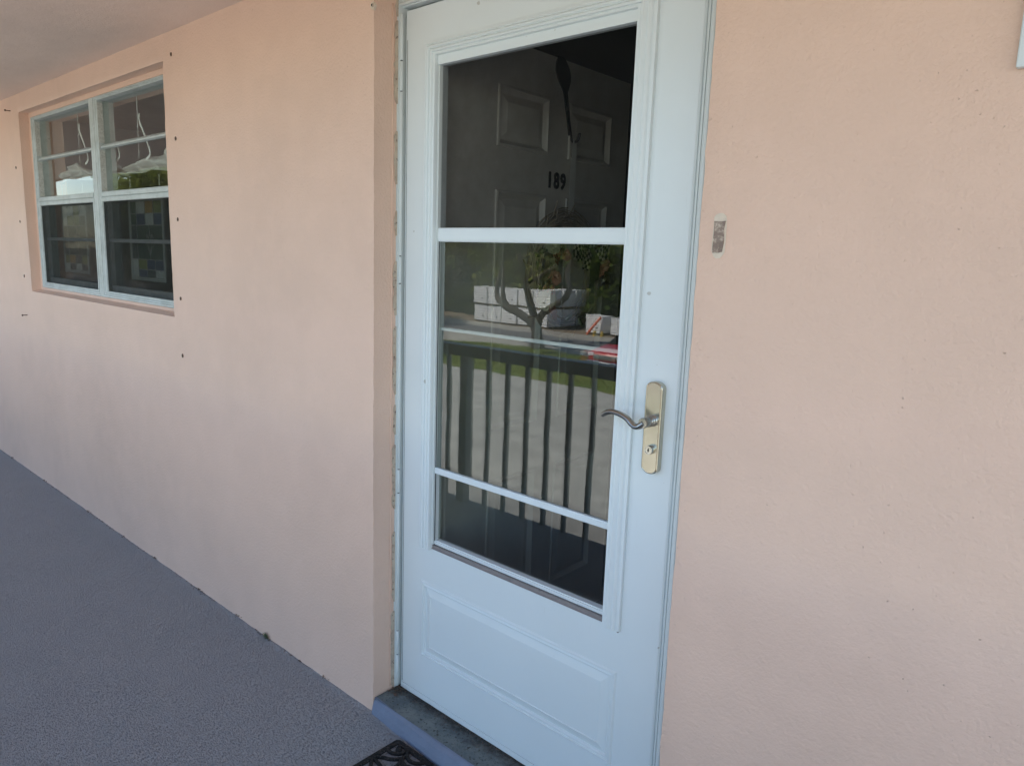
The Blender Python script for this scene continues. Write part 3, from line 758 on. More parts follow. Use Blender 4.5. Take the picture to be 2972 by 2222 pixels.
# hanger and wreath
hg = thing('wreath_hanger', 'black over the door hook with a teardrop top holding the wreath', 'hook', (0.085, 0.69, 1.99))
pr = [(1.994, .014), (1.985, .024), (1.970, .033), (1.950, .038), (1.930, .034), (1.912, .022), (1.895, .0105), (1.86, .0085), (1.80, .0078), (1.765, .0078)]
hb = MB(); vs = []; n = len(pr)
for dxx in (0.0825, 0.0865):
    for zz, hw in pr:
        yc = 0.672+(1.994-zz)*0.27; vs += [(dxx, yc-hw, zz), (dxx, yc+hw, zz)]
fs = []
for k in range(n-1):
    fs += [(2*k, 2*k+1, 2*k+3, 2*k+2), (2*n+2*k, 2*n+2*k+2, 2*n+2*k+3, 2*n+2*k+1), (2*k, 2*k+2, 2*n+2*k+2, 2*n+2*k), (2*k+1, 2*n+2*k+1, 2*n+2*k+3, 2*k+3)]
hb.add(vs, fs); hb.box(0.030, 0.0865, 0.660, 0.684, 1.9925, 1.9965)
hb.build('hanger_strap', M['black'], hg)
hk = [(0.084, 0.736, 1.775), (0.086, 0.737, 1.757), (0.093, 0.738, 1.747), (0.105, 0.740, 1.747), (0.114, 0.742, 1.757), (0.116, 0.743, 1.772)]
MB().tube(smooth_pts(hk), 0.0042, 8).build('hook', M['black'], hg, smooth=True)
wr = thing('wreath', 'round grapevine wreath with peach and cream flowers and a checked bow', 'wreath', (0.115, 0.705, 1.32))
wc = Vector((0.112, 0.705, 1.318)); WR = 0.165
tw = MB()
for k in range(120):
    a0 = random.uniform(0, 2*PI); ln = random.uniform(1.2, 4.5); rr_ = WR+random.gauss(0, 0.014); xo = random.gauss(0, 0.009); ph = random.uniform(0, 6)
    pts = []; nn_ = int(ln*7)
    for q in range(nn_+1):
        a = a0+ln*q/nn_; rq = rr_+0.007*math.sin(a*3+ph)+ (0.035 if q in (0,) and k % 4 == 0 else 0)
        pts.append((wc.x+xo+0.007*math.sin(a*2.3+ph*2), wc.y+rq*math.cos(a), wc.z+rq*math.sin(a)*1.06))
    tw.tube(pts, random.uniform(0.0011, 0.0026), 5, caps=False)
tw.build('twig_ring', M['twig'], wr, recalc=False)
def flower(y, z, s, mat, layers=3, nm='flower'):
    mb = MB(); base = Vector((wc.x+0.022+random.uniform(0, .012), y, z)); tilt = Matrix.Rotation(random.uniform(-.5, .5), 3, 'Z') @ Matrix.Rotation(random.uniform(-.5, .5), 3, 'Y')
    for L_ in range(layers):
        np_ = 6+L_; rr_ = s*(0.45+0.55*L_/max(1, layers-1)); lift = 0.012*(1-L_/layers)
        for k in range(np_):
            a = 2*PI*(k+0.5*(L_ % 2))/np_+random.uniform(-.1, .1); wa = PI/np_*1.15; vs = []
            for rq, wq, hx_ in ((0.05, 0.4, 0.0), (0.5, 1.0, 0.25), (0.85, 1.0, 0.42), (1.0, 0.55, 0.36)):
                for sgn in (-1, 0, 1):
                    aa = a+sgn*wa*wq; vs.append(base+tilt @ Vector((hx_*s*(0.5 if sgn else 0.35)+lift, rr_*rq*math.cos(aa), rr_*rq*math.sin(aa))))
            fs = [(q*3+c_, q*3+c_+1, q*3+c_+4, q*3+c_+3) for q in range(3) for c_ in range(2)]
            mb.add(vs, fs)
    mb.lathe([(s*0.18, 0), (s*0.2, s*0.15), (s*0.08, s*0.28)], 8, Matrix.Translation(base) @ Matrix.Rotation(PI/2, 4, 'Y'))
    return mb.build(nm, mat, wr, smooth=True, recalc=False)
spots = [(.612,1.380,.030,'petal_p'), (.590,1.405,.024,'petal_g'), (.560,1.332,.031,'petal_c'), (.592,1.352,.020,'petal_g'), (.600,1.308,.026,'petal_p'), (.572,1.290,.024,'petal_c'),
         (.585,1.262,.025,'petal_p'), (.604,1.330,.020,'petal_c'), (.572,1.238,.031,'petal_c'), (.598,1.200,.029,'petal_p'), (.610,1.270,.020,'petal_g'), (.640,1.405,.026,'petal_c'),
         (.655,1.380,.022,'petal_p'), (.850,1.385,.027,'petal_g'), (.868,1.345,.030,'petal_p'), (.880,1.300,.031,'petal_c'), (.862,1.262,.024,'petal_g'), (.835,1.410,.024,'petal_p'), (.870,1.375,.020,'petal_c'), (.600,1.232,.022,'petal_g')]
for (y, z, s, mt) in spots: flower(y, z, s*1.15, M[mt])
def ribbon(pts, wdt, mat, nm, wdir=Vector((0, 0, 1)), cell=0.011, parent=None, thick=0.0006):
    pts = smooth_pts(pts, 6); vs = []; acc = 0; us = []
    for i, p in enumerate(pts):
        d = (pts[min(i+1, len(pts)-1)]-pts[max(i-1, 0)]).normalized(); s_ = d.cross(Vector((1, 0, 0)) if abs(d.x) < .8 else Vector((0, 1, 0))).normalized()
        if i: acc += (p-pts[i-1]).length
        us.append(acc); vs += [p-s_*wdt/2, p+s_*wdt/2, p+s_*wdt/2+Vector((thick, 0, 0)), p-s_*wdt/2+Vector((thick, 0, 0))]
    n = len(pts); fs = []; uv = []
    for i in range(n-1):
        for k in range(4):
            fs.append((i*4+k, i*4+(k+1) % 4, i*4+4+(k+1) % 4, i*4+4+k)); va, vb = ((0, wdt) if k == 0 else (wdt, wdt) if k == 1 else (wdt, 0) if k == 2 else (0, 0))
            uv += [(us[i]/cell, va/cell), (us[i]/cell, vb/cell), (us[i+1]/cell, vb/cell), (us[i+1]/cell, va/cell)]
    o = MB().add(vs, fs).build(nm, mat, parent, recalc=False)
    ul = o.data.uv_layers.new(name='uv')
    if len(ul.data) == len(uv):
        for q, c_ in zip(ul.data, uv): q.uv = c_
    return o
bx_ = wc.x+0.035
ribbon([(bx_, .770, 1.400), (bx_+.02, .742, 1.432), (bx_+.024, .705, 1.425), (bx_+.02, .690, 1.385), (bx_+.01, .735, 1.385), (bx_, .770, 1.400)], .042, M['checker'], 'bow_loop', parent=wr)
ribbon([(bx_, .770, 1.400), (bx_+.02, .800, 1.440), (bx_+.024, .842, 1.425), (bx_+.02, .850, 1.395), (bx_+.01, .810, 1.380), (bx_, .770, 1.400)], .045, M['checker'], 'bow_loop', parent=wr)
ribbon([(bx_+.01, .772, 1.402), (bx_+.016, .760, 1.370), (bx_+.01, .752, 1.335)], .034, M['checker'], 'bow_tail', parent=wr)
ribbon([(bx_+.01, .776, 1.402), (bx_+.014, .790, 1.35), (bx_+.006, .802, 1.28), (bx_+.01, .80, 1.22)], .030, M['burlap'], 'bow_tail', parent=wr)
ribbon([(bx_+.008, .780, 1.402), (bx_+.014, .815, 1.36), (bx_+.006, .826, 1.30)], .028, M['burlap'], 'bow_tail', parent=wr)
for k in range(16):
    a = random.uniform(0, 2*PI); y = wc.y+(WR+random.uniform(-.02, .02))*math.cos(a); z = wc.z+(WR+random.uniform(-.02, .02))*math.sin(a)
    if 1.2 < a < 2.0: continue
    d = Vector((0.01, random.uniform(-1, 1), random.uniform(-1, 1))).normalized()*0.045; s_ = d.cross(Vector((1, 0, 0))).normalized()*0.009; p = Vector((wc.x+.02, y, z))
    MB().add([p, p+d*.45+s_, p+d+Vector((.008, 0, 0)), p+d*.45-s_, p+d*.5+Vector((.006, 0, 0))], [(0,1,4),(1,2,4),(2,3,4),(3,0,4)]).build('leaf', M['burlap'], wr, recalc=False)
ribbon([(.100, .742, 1.752), (.104, .728, 1.66), (.108, .722, 1.58), (.112, .716, 1.49)], .020, M['cord'], 'hanging_ribbon', parent=wr)
ribbon([(.100, .742, 1.752), (.100, .744, 1.66), (.106, .734, 1.58), (.112, .728, 1.49)], .017, M['cord'], 'hanging_ribbon', parent=wr)

# ------------------------------------------------------------------ window
wn = thing('window', 'grey aluminium double window with four lights set in a deep stucco recess', 'window', (-2.131, 0.047, 1.118))
W0 = -3.012; UW = 0.8805; Z0, Z1 = 1.119, 2.012
for ui in range(2):
    a0 = W0+ui*(UW-0.0005)+ (0.001 if ui else 0); a1 = a0+UW-0.001
    ml = 0.033 if ui == 0 else 0.048; mr = 0.048 if ui == 0 else 0.033
    if ui == 1: a1 = -1.263
    fb = MB()
    fb.rects([(a0, a1, Z0, Z1, 0.060), (a0, a1, Z0, Z1, 0.0475), (a0+.003, a1-.003, Z0+.002, Z1-.002, 0.0455), (a0+ml*0.45, a1-mr*0.45, Z0+.010, Z1-.006, 0.0455), (a0+ml*.5, a1-mr*.5, Z0+.011, Z1-.007, 0.0500), (a0+ml*.75, a1-mr*.75, Z0+.018, Z1-.010, 0.0500), (a0+ml*.8, a1-mr*.8, Z0+.019, Z1-.011, 0.0540), (a0+ml, a1-mr, Z0+.025, Z1-.014, 0.0540), (a0+ml, a1-mr, Z0+.025, Z1-.014, 0.125), (a0, a1, Z0, Z1, 0.125)], cap=False)
    fb.build('frame', M['alu'], wn)
    b0, b1 = a0+ml, a1-mr
    us = MB(); us.box(b0+.0005, b1-.0005, 0.0560, 0.0900, 1.574, 1.6005); us.box(b0+.0005, b1-.0005, 0.0500, 0.0560, 1.5780, 1.5960)
    uo = us.build('meeting_rail', M['alu'], wn, bevel=0.001)
    # upper sash: two panes, muntin, glazing tape
    MB().add([(b0+.001, .062, 1.793), (b1-.001, .062, 1.793), (b1-.001, .062, 1.800), (b0+.001, .062, 1.800), (b0+.001, .078, 1.790), (b1-.001, .078, 1.790), (b1-.001, .078, 1.812), (b0+.001, .078, 1.812)],
             [(0,1,2,3), (0,4,5,1), (3,2,6,7), (4,7,6,5), (0,3,7,4), (1,5,6,2)]).build('muntin', M['alu'], wn)
    for (za, zb) in ((1.601, 1.7895), (1.8125, 1.996)):
        MB().box(b0+.0012, b1-.0012, 0.0790, 0.0820, za, zb).build('pane', M['wglass'], wn)
        MB().box(b0+.0002, b0+.0025, 0.0555, 0.0785, za+.004, zb-.006).build('glazing_tape', M['tape'], wn)
    # screen frame and screen
    sf = MB(); sf.rects([(b0-.006, b1+.006, 1.142, 1.5735, 0.0535), (b0-.006, b1+.006, 1.142, 1.5735, 0.0500), (b0+.008, b1-.008, 1.1475, 1.557, 0.0500), (b0+.010, b1-.010, 1.149, 1.555, 0.0540), (b0+.010, b1-.010, 1.149, 1.555, 0.060), (b0-.006, b1+.006, 1.142, 1.5735, 0.060)], cap=False)
    sf.build('screen_frame', M['alu'], wn)
    MB().box(b0+.009, b1-.009, 0.0560, 0.0568, 1.148, 1.556).build('insect_screen', M['wscreen'], wn)
    MB().box(b0+.001, b1-.001, 0.0740, 0.1000, 1.146, 1.176).build('bottom_rail', M['alu'], wn, bevel=0.001)
    MB().box(b0+.001, b1-.001, 0.0740, 0.0900, 1.374, 1.390).build('muntin', M['alu'], wn, bevel=0.001)
    MB().box(b0+.0002, b0+.010, 0.0740, 0.0950, 1.178, 1.372).build('sash_stile', M['alu'], wn)
    MB().box(b0+.0002, b0+.010, 0.0740, 0.0950, 1.392, 1.570).build('sash_stile', M['alu'], wn)
    for (za, zb) in ((1.1765, 1.3735), (1.3905, 1.573)):
        MB().box(b0+.011, b1-.001, 0.0900, 0.0925, za, zb).build('pane', M['wglass'], wn)

# things hanging behind the window
def glass_mat(name, col):
    m, t, b = base_mat(name, col, 0.25, spec=0.5); b.inputs['Transmission Weight'].default_value = 0.0; return m
SG = [glass_mat('stained_white', (0.85, 0.85, 0.80)), glass_mat('stained_amber', (0.65, 0.36, 0.07)), glass_mat('stained_olive', (0.32, 0.34, 0.08)),
      glass_mat('stained_blue', (0.08, 0.11, 0.22)), glass_mat('stained_green', (0.08, 0.13, 0.09)), glass_mat('stained_smoke', (0.12, 0.13, 0.12))]
M['came'] = simple('lead_came', (0.60, 0.59, 0.55), 0.5)
M['sgframe'] = simple('panel_frame', (0.62, 0.62, 0.58), 0.5)
def stained(x0, label, rows):
    y = 0.139; x1 = x0+.372; z0, z1 = 1.207, 1.575
    t = thing('stained_glass_panel', label, 'stained glass', ((x0+x1)/2, y, z0), 'stained glass panels hung inside the window')
    fb = MB(); fb.rects([(x0, x1, z0, z1, y+.004), (x0, x1, z0, z1, y-.003), (x0+.004, x1-.004, z0+.004, z1-.004, y-.004), (x0+.010, x1-.010, z0+.009, z1-.009, y-.001), (x0+.016, x1-.016, z0+.013, z1-.013, y-.004), (x0+.020, x1-.020, z0+.016, z1-.016, y-.002), (x0+.020, x1-.020, z0+.016, z1-.016, y+.004), (x0, x1, z0, z1, y+.004)], cap=False)
    fb.build('frame', M['sgframe'], t)
    cx = [x0+.020, x0+.097, x0+.195, x0+.293, x1-.020]; cx = [x0+.020, x0+.085, x0+.180, x0+.268, x1-.020]
    cz = [z0+.016, z0+.050, z0+.095, z0+.247, z0+.298, z1-.016]
    for i in range(4):
        for j in (0, 1, 3, 4):
            mt = SG[rows[j if j < 2 else j-1][i]]
            MB().box(cx[i]+.001, cx[i+1]-.001, y-.001, y+.002, cz[j]+.001, cz[j+1]-.001).build('glass_piece', mt, t)
    MB().box(cx[0]+.001, cx[1]-.001, y-.001, y+.002, cz[2]+.001, cz[3]-.001).build('glass_piece', SG[5], t)
    MB().box(cx[1]+.001, cx[4]-.001, y-.001, y+.002, cz[2]+.001, cz[3]-.001).build('glass_piece', SG[4], t)
    cm = MB()
    for xx in cx[1:4]:
        for (za, zb) in ((cz[0], cz[2]), (cz[3], cz[5])): cm.box(xx-.0012, xx+.0012, y-.0028, y-.001, za, zb)
    cm.box(cx[1]-.0012, cx[1]+.0012, y-.0028, y-.001, cz[2], cz[3])
    for zz in cz[1:5]: cm.box(cx[0], cx[4], y-.0030, y-.001, zz-.0012, zz+.0012)
    mc = (cx[1]+cx[4])/2+.004; zc_ = (cz[2]+cz[3])/2
    def pl(pts): cm.tube(smooth_pts([(mc+a, y-.003, zc_+b) for a, b in pts], 4), 0.0012, 5)
    pl([(0, .076), (0, .045)]); pl([(0, -.076), (0, -.040)])
    pl([(0, .045), (-.013, .015), (-.018, 0), (-.010, -.020), (0, -.040)]); pl([(0, .045), (.013, .015), (.018, 0), (.010, -.020), (0, -.040)])
    pl([(-.013, .018), (-.030, .036), (-.036, .018), (-.040, .000), (-.018, 0)]); pl([(.013, .018), (.026, .036), (.036, .018), (.050, .000), (.018, 0)])
    pl([(-.045, .0), (-.030, -.016), (-.012, -.020)]); pl([(.055, .0), (.036, -.018), (.012, -.020)]); pl([(-.012, -.02), (-.02, -.03), (0, -.052)]); pl([(.012, -.02), (.02, -.03), (0, -.052)])
    cm.build('lead_lines', M['came'], t)
    MB().tube([(x0+.03, y, z1), (x0+.03, y, z1+.09)], 0.0012, 5).build('hanging_wire', M['came'], t)
    MB().tube([(x1-.03, y, z1), (x1-.03, y, z1+.09)], 0.0012, 5).build('hanging_wire', M['came'], t)
stained(-2.925, 'stained glass panel with olive and cream squares behind the left window screen', [[0, 5, 0, 5], [2, 1, 5, 2], [0, 2, 2, 5], [0, 0, 2, 0]])
stained(-2.006, 'stained glass panel with amber, blue and white squares behind the right window screen', [[0, 3, 5, 0], [0, 2, 3, 3], [4, 3, 0, 3], [4, 0, 1, 2]])
# gathered shade
def shade(x0, x1, tops, bots, label):
    mb = MB(); nx, nz = 90, 14
    def interp(t, arr):
        s_ = t*(len(arr)-1); i = min(int(s_), len(arr)-2); k = s_-i; k = k*k*(3-2*k); return arr[i]*(1-k)+arr[i+1]*k
    for i in range(nx+1):
        t = i/nx; x = x0+(x1-x0)*t; zt = interp(t, tops); zb = interp(t, bots)
        for j in range(nz+1):
            s_ = j/nz; z = zb+(zt-zb)*s_
            y = 0.150+0.016*math.sin(s_*7+t*11)+0.012*math.sin(s_*3.5-t*23)+0.010*noise.noise(Vector((x*14, z*40, 2)))
            mb.v.append((x+0.008*math.sin(s_*5+t*9), y, z))
    for i in range(nx):
        for j in range(nz):
            a = i*(nz+1)+j; mb.f.append((a, a+nz+1, a+nz+2, a+1))
    o = mb.build('window_shade', M['fabric'], None, smooth=True, recalc=False)
    sl = o.modifiers.new('solid', 'SOLIDIFY'); sl.thickness = 0.001
    tag(o, label, 'shade', 'gathered cloth shades behind the upper window panes')
shade(-2.96, -2.20, [1.735, 1.755, 1.772, 1.728, 1.735, 1.72], [1.675, 1.70, 1.685, 1.68, 1.675, 1.68], 'pale gathered cloth shade sagging behind the left upper window panes')
shade(-2.245, -1.40, [1.745, 1.712, 1.728, 1.750, 1.765, 1.74], [1.668, 1.675, 1.68, 1.69, 1.672, 1.66], 'pale gathered cloth shade sagging behind the right upper window panes')
curl = [(0, .0), (-.008, -.018), (.006, -.047), (.042, -.091), (.072, -.134), (.090, -.163), (.083, -.183), (.046, -.196)]
for (cx_, cz_, lb) in ((-2.565, 1.952, 'white curled strip on a cord behind the left upper pane'), (-2.165, 1.943, 'left one of two white curled strips behind the right upper pane'), (-1.828, 1.930, 'right one of two white curled strips behind the right upper pane')):
    t = thing('cord_strip', lb, 'blind cord', (cx_, .138, cz_), 'curled strips on the shade cords')
    pts = smooth_pts([(cx_+a, .136, cz_+b) for a, b in curl], 4); vs = []
    for i, p in enumerate(pts):
        d = (pts[min(i+1, len(pts)-1)]-pts[max(i-1, 0)]).normalized(); s_ = d.cross(Vector((0, 1, 0))).normalized()*0.0052*(0.45 if i in (0, len(pts)-1) else 1)
        vs += [p-s_, p+s_, p+s_+Vector((0, .002, 0)), p-s_+Vector((0, .002, 0))]
    fs = [(i*4+k, i*4+(k+1) % 4, i*4+4+(k+1) % 4, i*4+4+k) for i in range(len(pts)-1) for k in range(4)]
    MB().add(vs, fs).build('strip', M['cord'], t)
    MB().tube([(cx_-.026, .1385, 2.008), (cx_-.034, .140, 1.745)], 0.0013, 5).build('cord', M['cord'], t)
    MB().tube(smooth_pts([(cx_-.038, .139, cz_-.052), (cx_-.02, .137, cz_-.046), (cx_-.004, .136, cz_-.050)]), 0.0016, 5).build('tie', M['cord'], t)
cu = MB()
for i in range(41):
    t = i/40; x = -2.05+0.17*t
    for j in range(11):
        z = 1.20+0.40*j/10; cu.v.append((x-0.05*(1-j/10)*t, 0.19+0.012*math.sin(t*26+j*0.15), z))
for i in range(40):
    for j in range(10): a = i*11+j; cu.f.append((a, a+11, a+12, a+1))
o = cu.build('curtain', M['fabric'], None, smooth=True, recalc=False); o.modifiers.new('solid', 'SOLIDIFY').thickness = 0.001
tag(o, 'thin pleated curtain left of the amber stained glass panel', 'curtain')

# ------------------------------------------------------------------ nails, plugs, bracket
def plug(x, z, label, kind='plug'):
    if kind == 'nail':
        t = thing('nail', label, 'nail', (x, 0, z), 'rusty nails beside the window')
        d = Vector((0.006, -0.024, -0.001))
        MB().tube([Vector((x, 0.003, z)), Vector((x, 0, z))+d], 0.0022, 8).build('shank', M['rust'], t, smooth=True)
        MB().tube([Vector((x, 0, z))+d, Vector((x, 0, z))+d*1.12], 0.0055, 12).build('head', M['rust'], t)
        return
    t = thing('wall_plug', label, 'wall plug', (x, 0, z), 'brown wall plugs round the window')
    pts = [(x+(0.0042+random.uniform(-.0008, .0008))*math.cos(a), z+(0.0072+random.uniform(-.001, .001))*math.sin(a)) for a in [2*PI*k/12 for k in range(12)]]
    blob_prism(pts, -0.0030, 0.002).build('sleeve', M['plug'], t)
    MB().lathe([(0.0022, 0), (0.0020, .0012), (.0004, .0014)], 8, Matrix.Translation((x, -.003, z)) @ Matrix.Rotation(PI/2, 4, 'X')).build('screw_head', M['rust'], t)
plug(-3.174, 2.055, 'rusty nail sticking out above the top left corner of the window', 'nail')
plug(-3.160, 0.956, 'rusty nail sticking out below the bottom left corner of the window', 'nail')
plug(-3.147, 1.758, 'brown wall plug left of the window beside the upper panes')
plug(-3.151, 1.470, 'brown wall plug left of the window at the height of the lower sash top')
plug(-3.154, 1.173, 'brown wall plug left of the window level with its bottom rail')
plug(-1.178, 2.046, 'brown wall plug above and right of the window near the ceiling')
plug(-1.170, 1.754, 'brown wall plug right of the window beside the upper panes')
plug(-1.181, 1.465, 'brown wall plug right of the window beside the top of the lower screen')
plug(-1.187, 1.170, 'brown wall plug right of the window near its bottom corner')
plug(-1.192, 0.949, 'brown wall plug alone on the wall below the window right corner')
an = thing('wall_anchor', 'old screw anchor in chipped plaster at the top of the left door reveal', 'wall anchor', (0, 0, 1.989))
pts = [(-0.002+(0.008+random.uniform(-.0025, .002))*math.cos(a), 1.989+(0.0105+random.uniform(-.003, .003))*math.sin(a)) for a in [2*PI*k/14 for k in range(14)]]
blob_prism(pts, -0.0015, 0.006).build('chipped_plaster', M['filler'], an)
MB().tube([(-.0005, -.004, 1.989), (0.001, 0.004, 1.989)], 0.0048, 10).build('sleeve', M['caulk'], an)
MB().tube([(-.0005, -.0048, 1.989), (-.0005, -.004, 1.989)], 0.0028, 8).build('hole', M['void'], an)
wb = thing('wall_panel', 'white panel edge fixed to the wall at the top right corner', 'panel', (1.45, -0.01, 1.64))
MB().box(1.4165, 1.470, -0.014, -0.001, 1.641, 2.01).build('panel', M['trim'], wb, bevel=0.002)
MB().box(1.4085, 1.475, -0.020, -0.0145, 1.752, 1.768).build('clip', M['trim'], wb, bevel=0.002)

# ------------------------------------------------------------------ doormat
mt = thing('doormat', 'black rubber scrollwork doormat on the walkway in front of the step', 'doormat', (0.157, -0.029, 0))
X0, X1, Y0, Y1 = 0.157, 0.880, -0.480, -0.029
MB().box(X0+.006, X1-.006, Y0+.006, Y1-.006, 0.0008, 0.003).build('backing', M['matbase'], mt)
bd = MB(); loops = []
def rr(ins, z, n=5, R=0.016):
    pts = []; r_ = max(R-ins, 0.002)
    for (cx_, cy_, a0) in ((X1-ins-r_, Y1-ins-r_, 0), (X0+ins+r_, Y1-ins-r_, PI/2), (X0+ins+r_, Y0+ins+r_, PI), (X1-ins-r_, Y0+ins+r_, 1.5*PI)):
        for k in range(n+1): a = a0+PI/2*k/n; pts.append((cx_+r_*math.cos(a), cy_+r_*math.sin(a), z))
    return pts
ls = [rr(0, 0.0005), rr(0, .0070), rr(.0025, .0095), rr(.0135, .0095), rr(.016, .0065), rr(.016, .0005)]; n = len(ls[0])
bd.add([p for l in ls for p in l], [(i*n+k, i*n+(k+1) % n, (i+1)*n+(k+1) % n, (i+1)*n+k) for i in range(len(ls)-1) for k in range(n)])
bd.build('border', M['rubber'], mt)
def strap(pts, nm='scroll', wdt=0.0050):
    p3 = smooth_pts([(a, b, 0) for a, b in pts], 5); vs = []
    for i, p in enumerate(p3):
        d = (p3[min(i+1, len(p3)-1)]-p3[max(i-1, 0)]).normalized(); s_ = Vector((-d.y, d.x, 0)); q = []
        for off_, z in ((-1, .0008), (-1, .0075), (-.6, .0095), (.6, .0095), (1, .0075), (1, .0008)):
            vs.append((p.x+s_.x*off_*wdt, p.y+s_.y*off_*wdt, z+0.00001*i))
    n = len(p3); fs = [(i*6+k, i*6+k+1, i*6+7+k, i*6+6+k) for i in range(n-1) for k in range(5)] + [tuple(range(6)), tuple((n-1)*6+k for k in range(6))]
    return MB().add(vs, fs).build(nm, M['rubber'], mt)
def motif(sx_, sy_, ox, oy):
    f_ = lambda pts: [(ox+sx_*(a-X0), oy+sy_*(b-Y1)) for a, b in pts]
    strap(f_([(.197, -.060), (.188, -.055), (.186, -.045), (.196, -.040), (.208, -.044), (.214, -.056), (.206, -.070), (.190, -.080), (.172, -.078), (.162, -.066)]))
    MB().lathe([(0.0095, .0008), (.0095, .0075), (.007, .0096)], 12, Matrix.Translation((ox+sx_*(.195-X0), oy+sy_*(-.0585-Y1), 0))).build('scroll_end', M['rubber'], mt)
    strap(f_([(.214, -.040), (.222, -.050), (.236, -.062), (.252, -.066), (.272, -.060), (.284, -.044)]))
    strap(f_([(.168, -.124), (.188, -.108), (.208, -.098), (.224, -.082), (.228, -.064)]))
    strap(f_([(.228, -.074), (.244, -.084), (.262, -.086), (.284, -.076), (.300, -.058), (.312, -.042)]))
    strap(f_([(.168, -.128), (.190, -.130), (.214, -.136), (.236, -.150)]))
    strap(f_([(.232, -.080), (.240, -.100), (.240, -.125), (.232, -.150)]))
    strap(f_([(.172, -.134), (.188, -.150), (.206, -.172), (.214, -.196)]))
    strap(f_([(.246, -.088), (.268, -.104), (.286, -.126), (.300, -.154), (.318, -.180)]))
    strap(f_([(.300, -.060), (.312, -.084), (.318, -.112), (.312, -.140), (.300, -.150)]))
for (sx_, sy_, ox, oy) in ((1, 1, X0, Y1), (-1, 1, X1, Y1), (1, -1, X0, Y0), (-1, -1, X1, Y0)): motif(sx_, sy_, ox, oy)
mxc, myc = (X0+X1)/2, (Y0+Y1)/2
for k in range(8):
    a = 2*PI*k/8; strap([(mxc+.02*math.cos(a), myc+.02*math.sin(a)), (mxc+.07*math.cos(a+.35), myc+.07*math.sin(a+.35)), (mxc+.13*math.cos(a+.1), myc+.13*math.sin(a+.1)), (mxc+.18*math.cos(a-.15), myc+.18*math.sin(a-.15))])
strap([(mxc+.10*math.cos(2*PI*k/24), myc+.10*math.sin(2*PI*k/24)) for k in range(25)])

# ------------------------------------------------------------------ railing
rl = thing('railing', 'slate grey painted metal balcony railing along the walkway edge', 'railing', (-1.0, -1.345, 0))
MB().box(-18.0, 4.2, -1.385, -1.315, 0.822, 0.885).build('top_rail', M['railpaint'], rl, bevel=0.004)
bal = MB(); first = None; me_b = None
x = -1.190 - 0.143*40
k = 0
xs_b = [-1.35-0.143*q for q in range(0, 115)] + [-1.040+0.138*q for q in range(0, 37)]
for x in xs_b:
    if any(abs(x-p) < 0.045 for p in (-1.19, -3.2, -5.2, -7.2, -9.2, -11.2, -13.2, -15.2, 0.9, 2.9)): continue
    if me_b is None:
        o = MB().box(-.0105, .0105, -1.355, -1.334, 0.0, 0.824).build('baluster', M['railpaint'], rl); me_b = o; o.location.x = x
        continue
    o = me_b.copy(); C.objects.link(o); o.location.x = x
for x in (-15.2, -13.2, -11.2, -9.2, -7.2, -5.2, -3.2, -1.19, 0.9, 2.9):
    MB().box(x-.028, x+.028, -1.352, -1.300, -0.12, 0.823).build('post', M['railpaint'], rl, bevel=0.003)

# ------------------------------------------------------------------ stacked pallets across the road
def pallet_proto():
    t = thing('wrapped_pallet', 'x', 'pallet', (0, 0, 0), 'white wrapped pallets stacked across the road')
    mb = MB(); n = 9; L_ = []
    hw = 0.575
    # layered, slightly bulging wrapped load
    rows = 12; cols = 8; ring = []
    for j in range(rows+1):
        z = 0.10+0.98*j/rows; pts = []
        for side in range(4):
            for k in range(cols):
                s_ = -1+2*k/cols
                d = hw-0.012*(j % 2)+0.012*noise.noise(Vector((side*7+s_*3, z*4, 1)))
                if side == 0: p = (s_*hw, -d)
                elif side == 1: p = (d, s_*hw)
                elif side == 2: p = (-s_*hw, d)
                else: p = (-d, -s_*hw)
                pts.append((p[0], p[1], z + (0.05*noise.noise(Vector((p[0]*5, p[1]*5, 7))) if j == rows else 0)))
        ring.append(pts)
    m_ = len(ring[0])
    mb.add([p for rg in ring for p in rg], [(i*m_+k, i*m_+(k+1) % m_, (i+1)*m_+(k+1) % m_, (i+1)*m_+k) for i in range(rows) for k in range(m_)] + [tuple(rows*m_+k for k in range(m_))])
    mb.build('load', M['wrap'], t)
    pb = MB()
    for yy in (-.5, -.05, .4): pb.box(-.56, .56, yy, yy+.1, 0.0, 0.07)
    for xx in (-.56, -.3, -.05, .2, .46): pb.box(xx, xx+.1, -.56, .56, 0.072, 0.095)
    pb.build('pallet_base', M['wood'], t)
    lb = MB().box(0.12, 0.26, .578, .585, 0.36, 0.42).build('printed_label', M['carblack'], t)
    return t
pp = pallet_proto(); pl_list = []
nm_col = ['left end', 'second', 'third', 'fourth', 'fifth']
for c_ in range(5):
    for tier in range(2):
        pl_list.append((-30.62+1.27*c_, -32.10, tier, 'white wrapped pallet in the %s tier of the front row, %s column' % (('lower', 'upper')[tier], nm_col[c_])))
for r_ in range(2):
    for tier in range(2):
        pl_list.append((-25.52, -33.36-1.27*r_, tier, 'white wrapped pallet in the %s tier, %s row behind the right front column' % (('lower', 'upper')[tier], ('first', 'second')[r_])))
for q, lbx in enumerate(('left', 'right')):
    pl_list.append((-21.80+1.75*q, -32.15, 0, 'single white wrapped pallet standing apart beside the orange board, %s one' % lbx))
for i, (x, y, tier, lb) in enumerate(pl_list):
    loc = (x+random.uniform(-.03, .03), y+random.uniform(-.02, .02), G+0.0+1.14*tier)
    if i == 0: pp.location = loc; pp['label'] = lb
    else: copy_tree(pp, loc, lb, rz=random.uniform(-.03, .03))
ob = thing('orange_board', 'long orange board leaning against the single white pallet', 'board', (-21.9, -31.3, G))
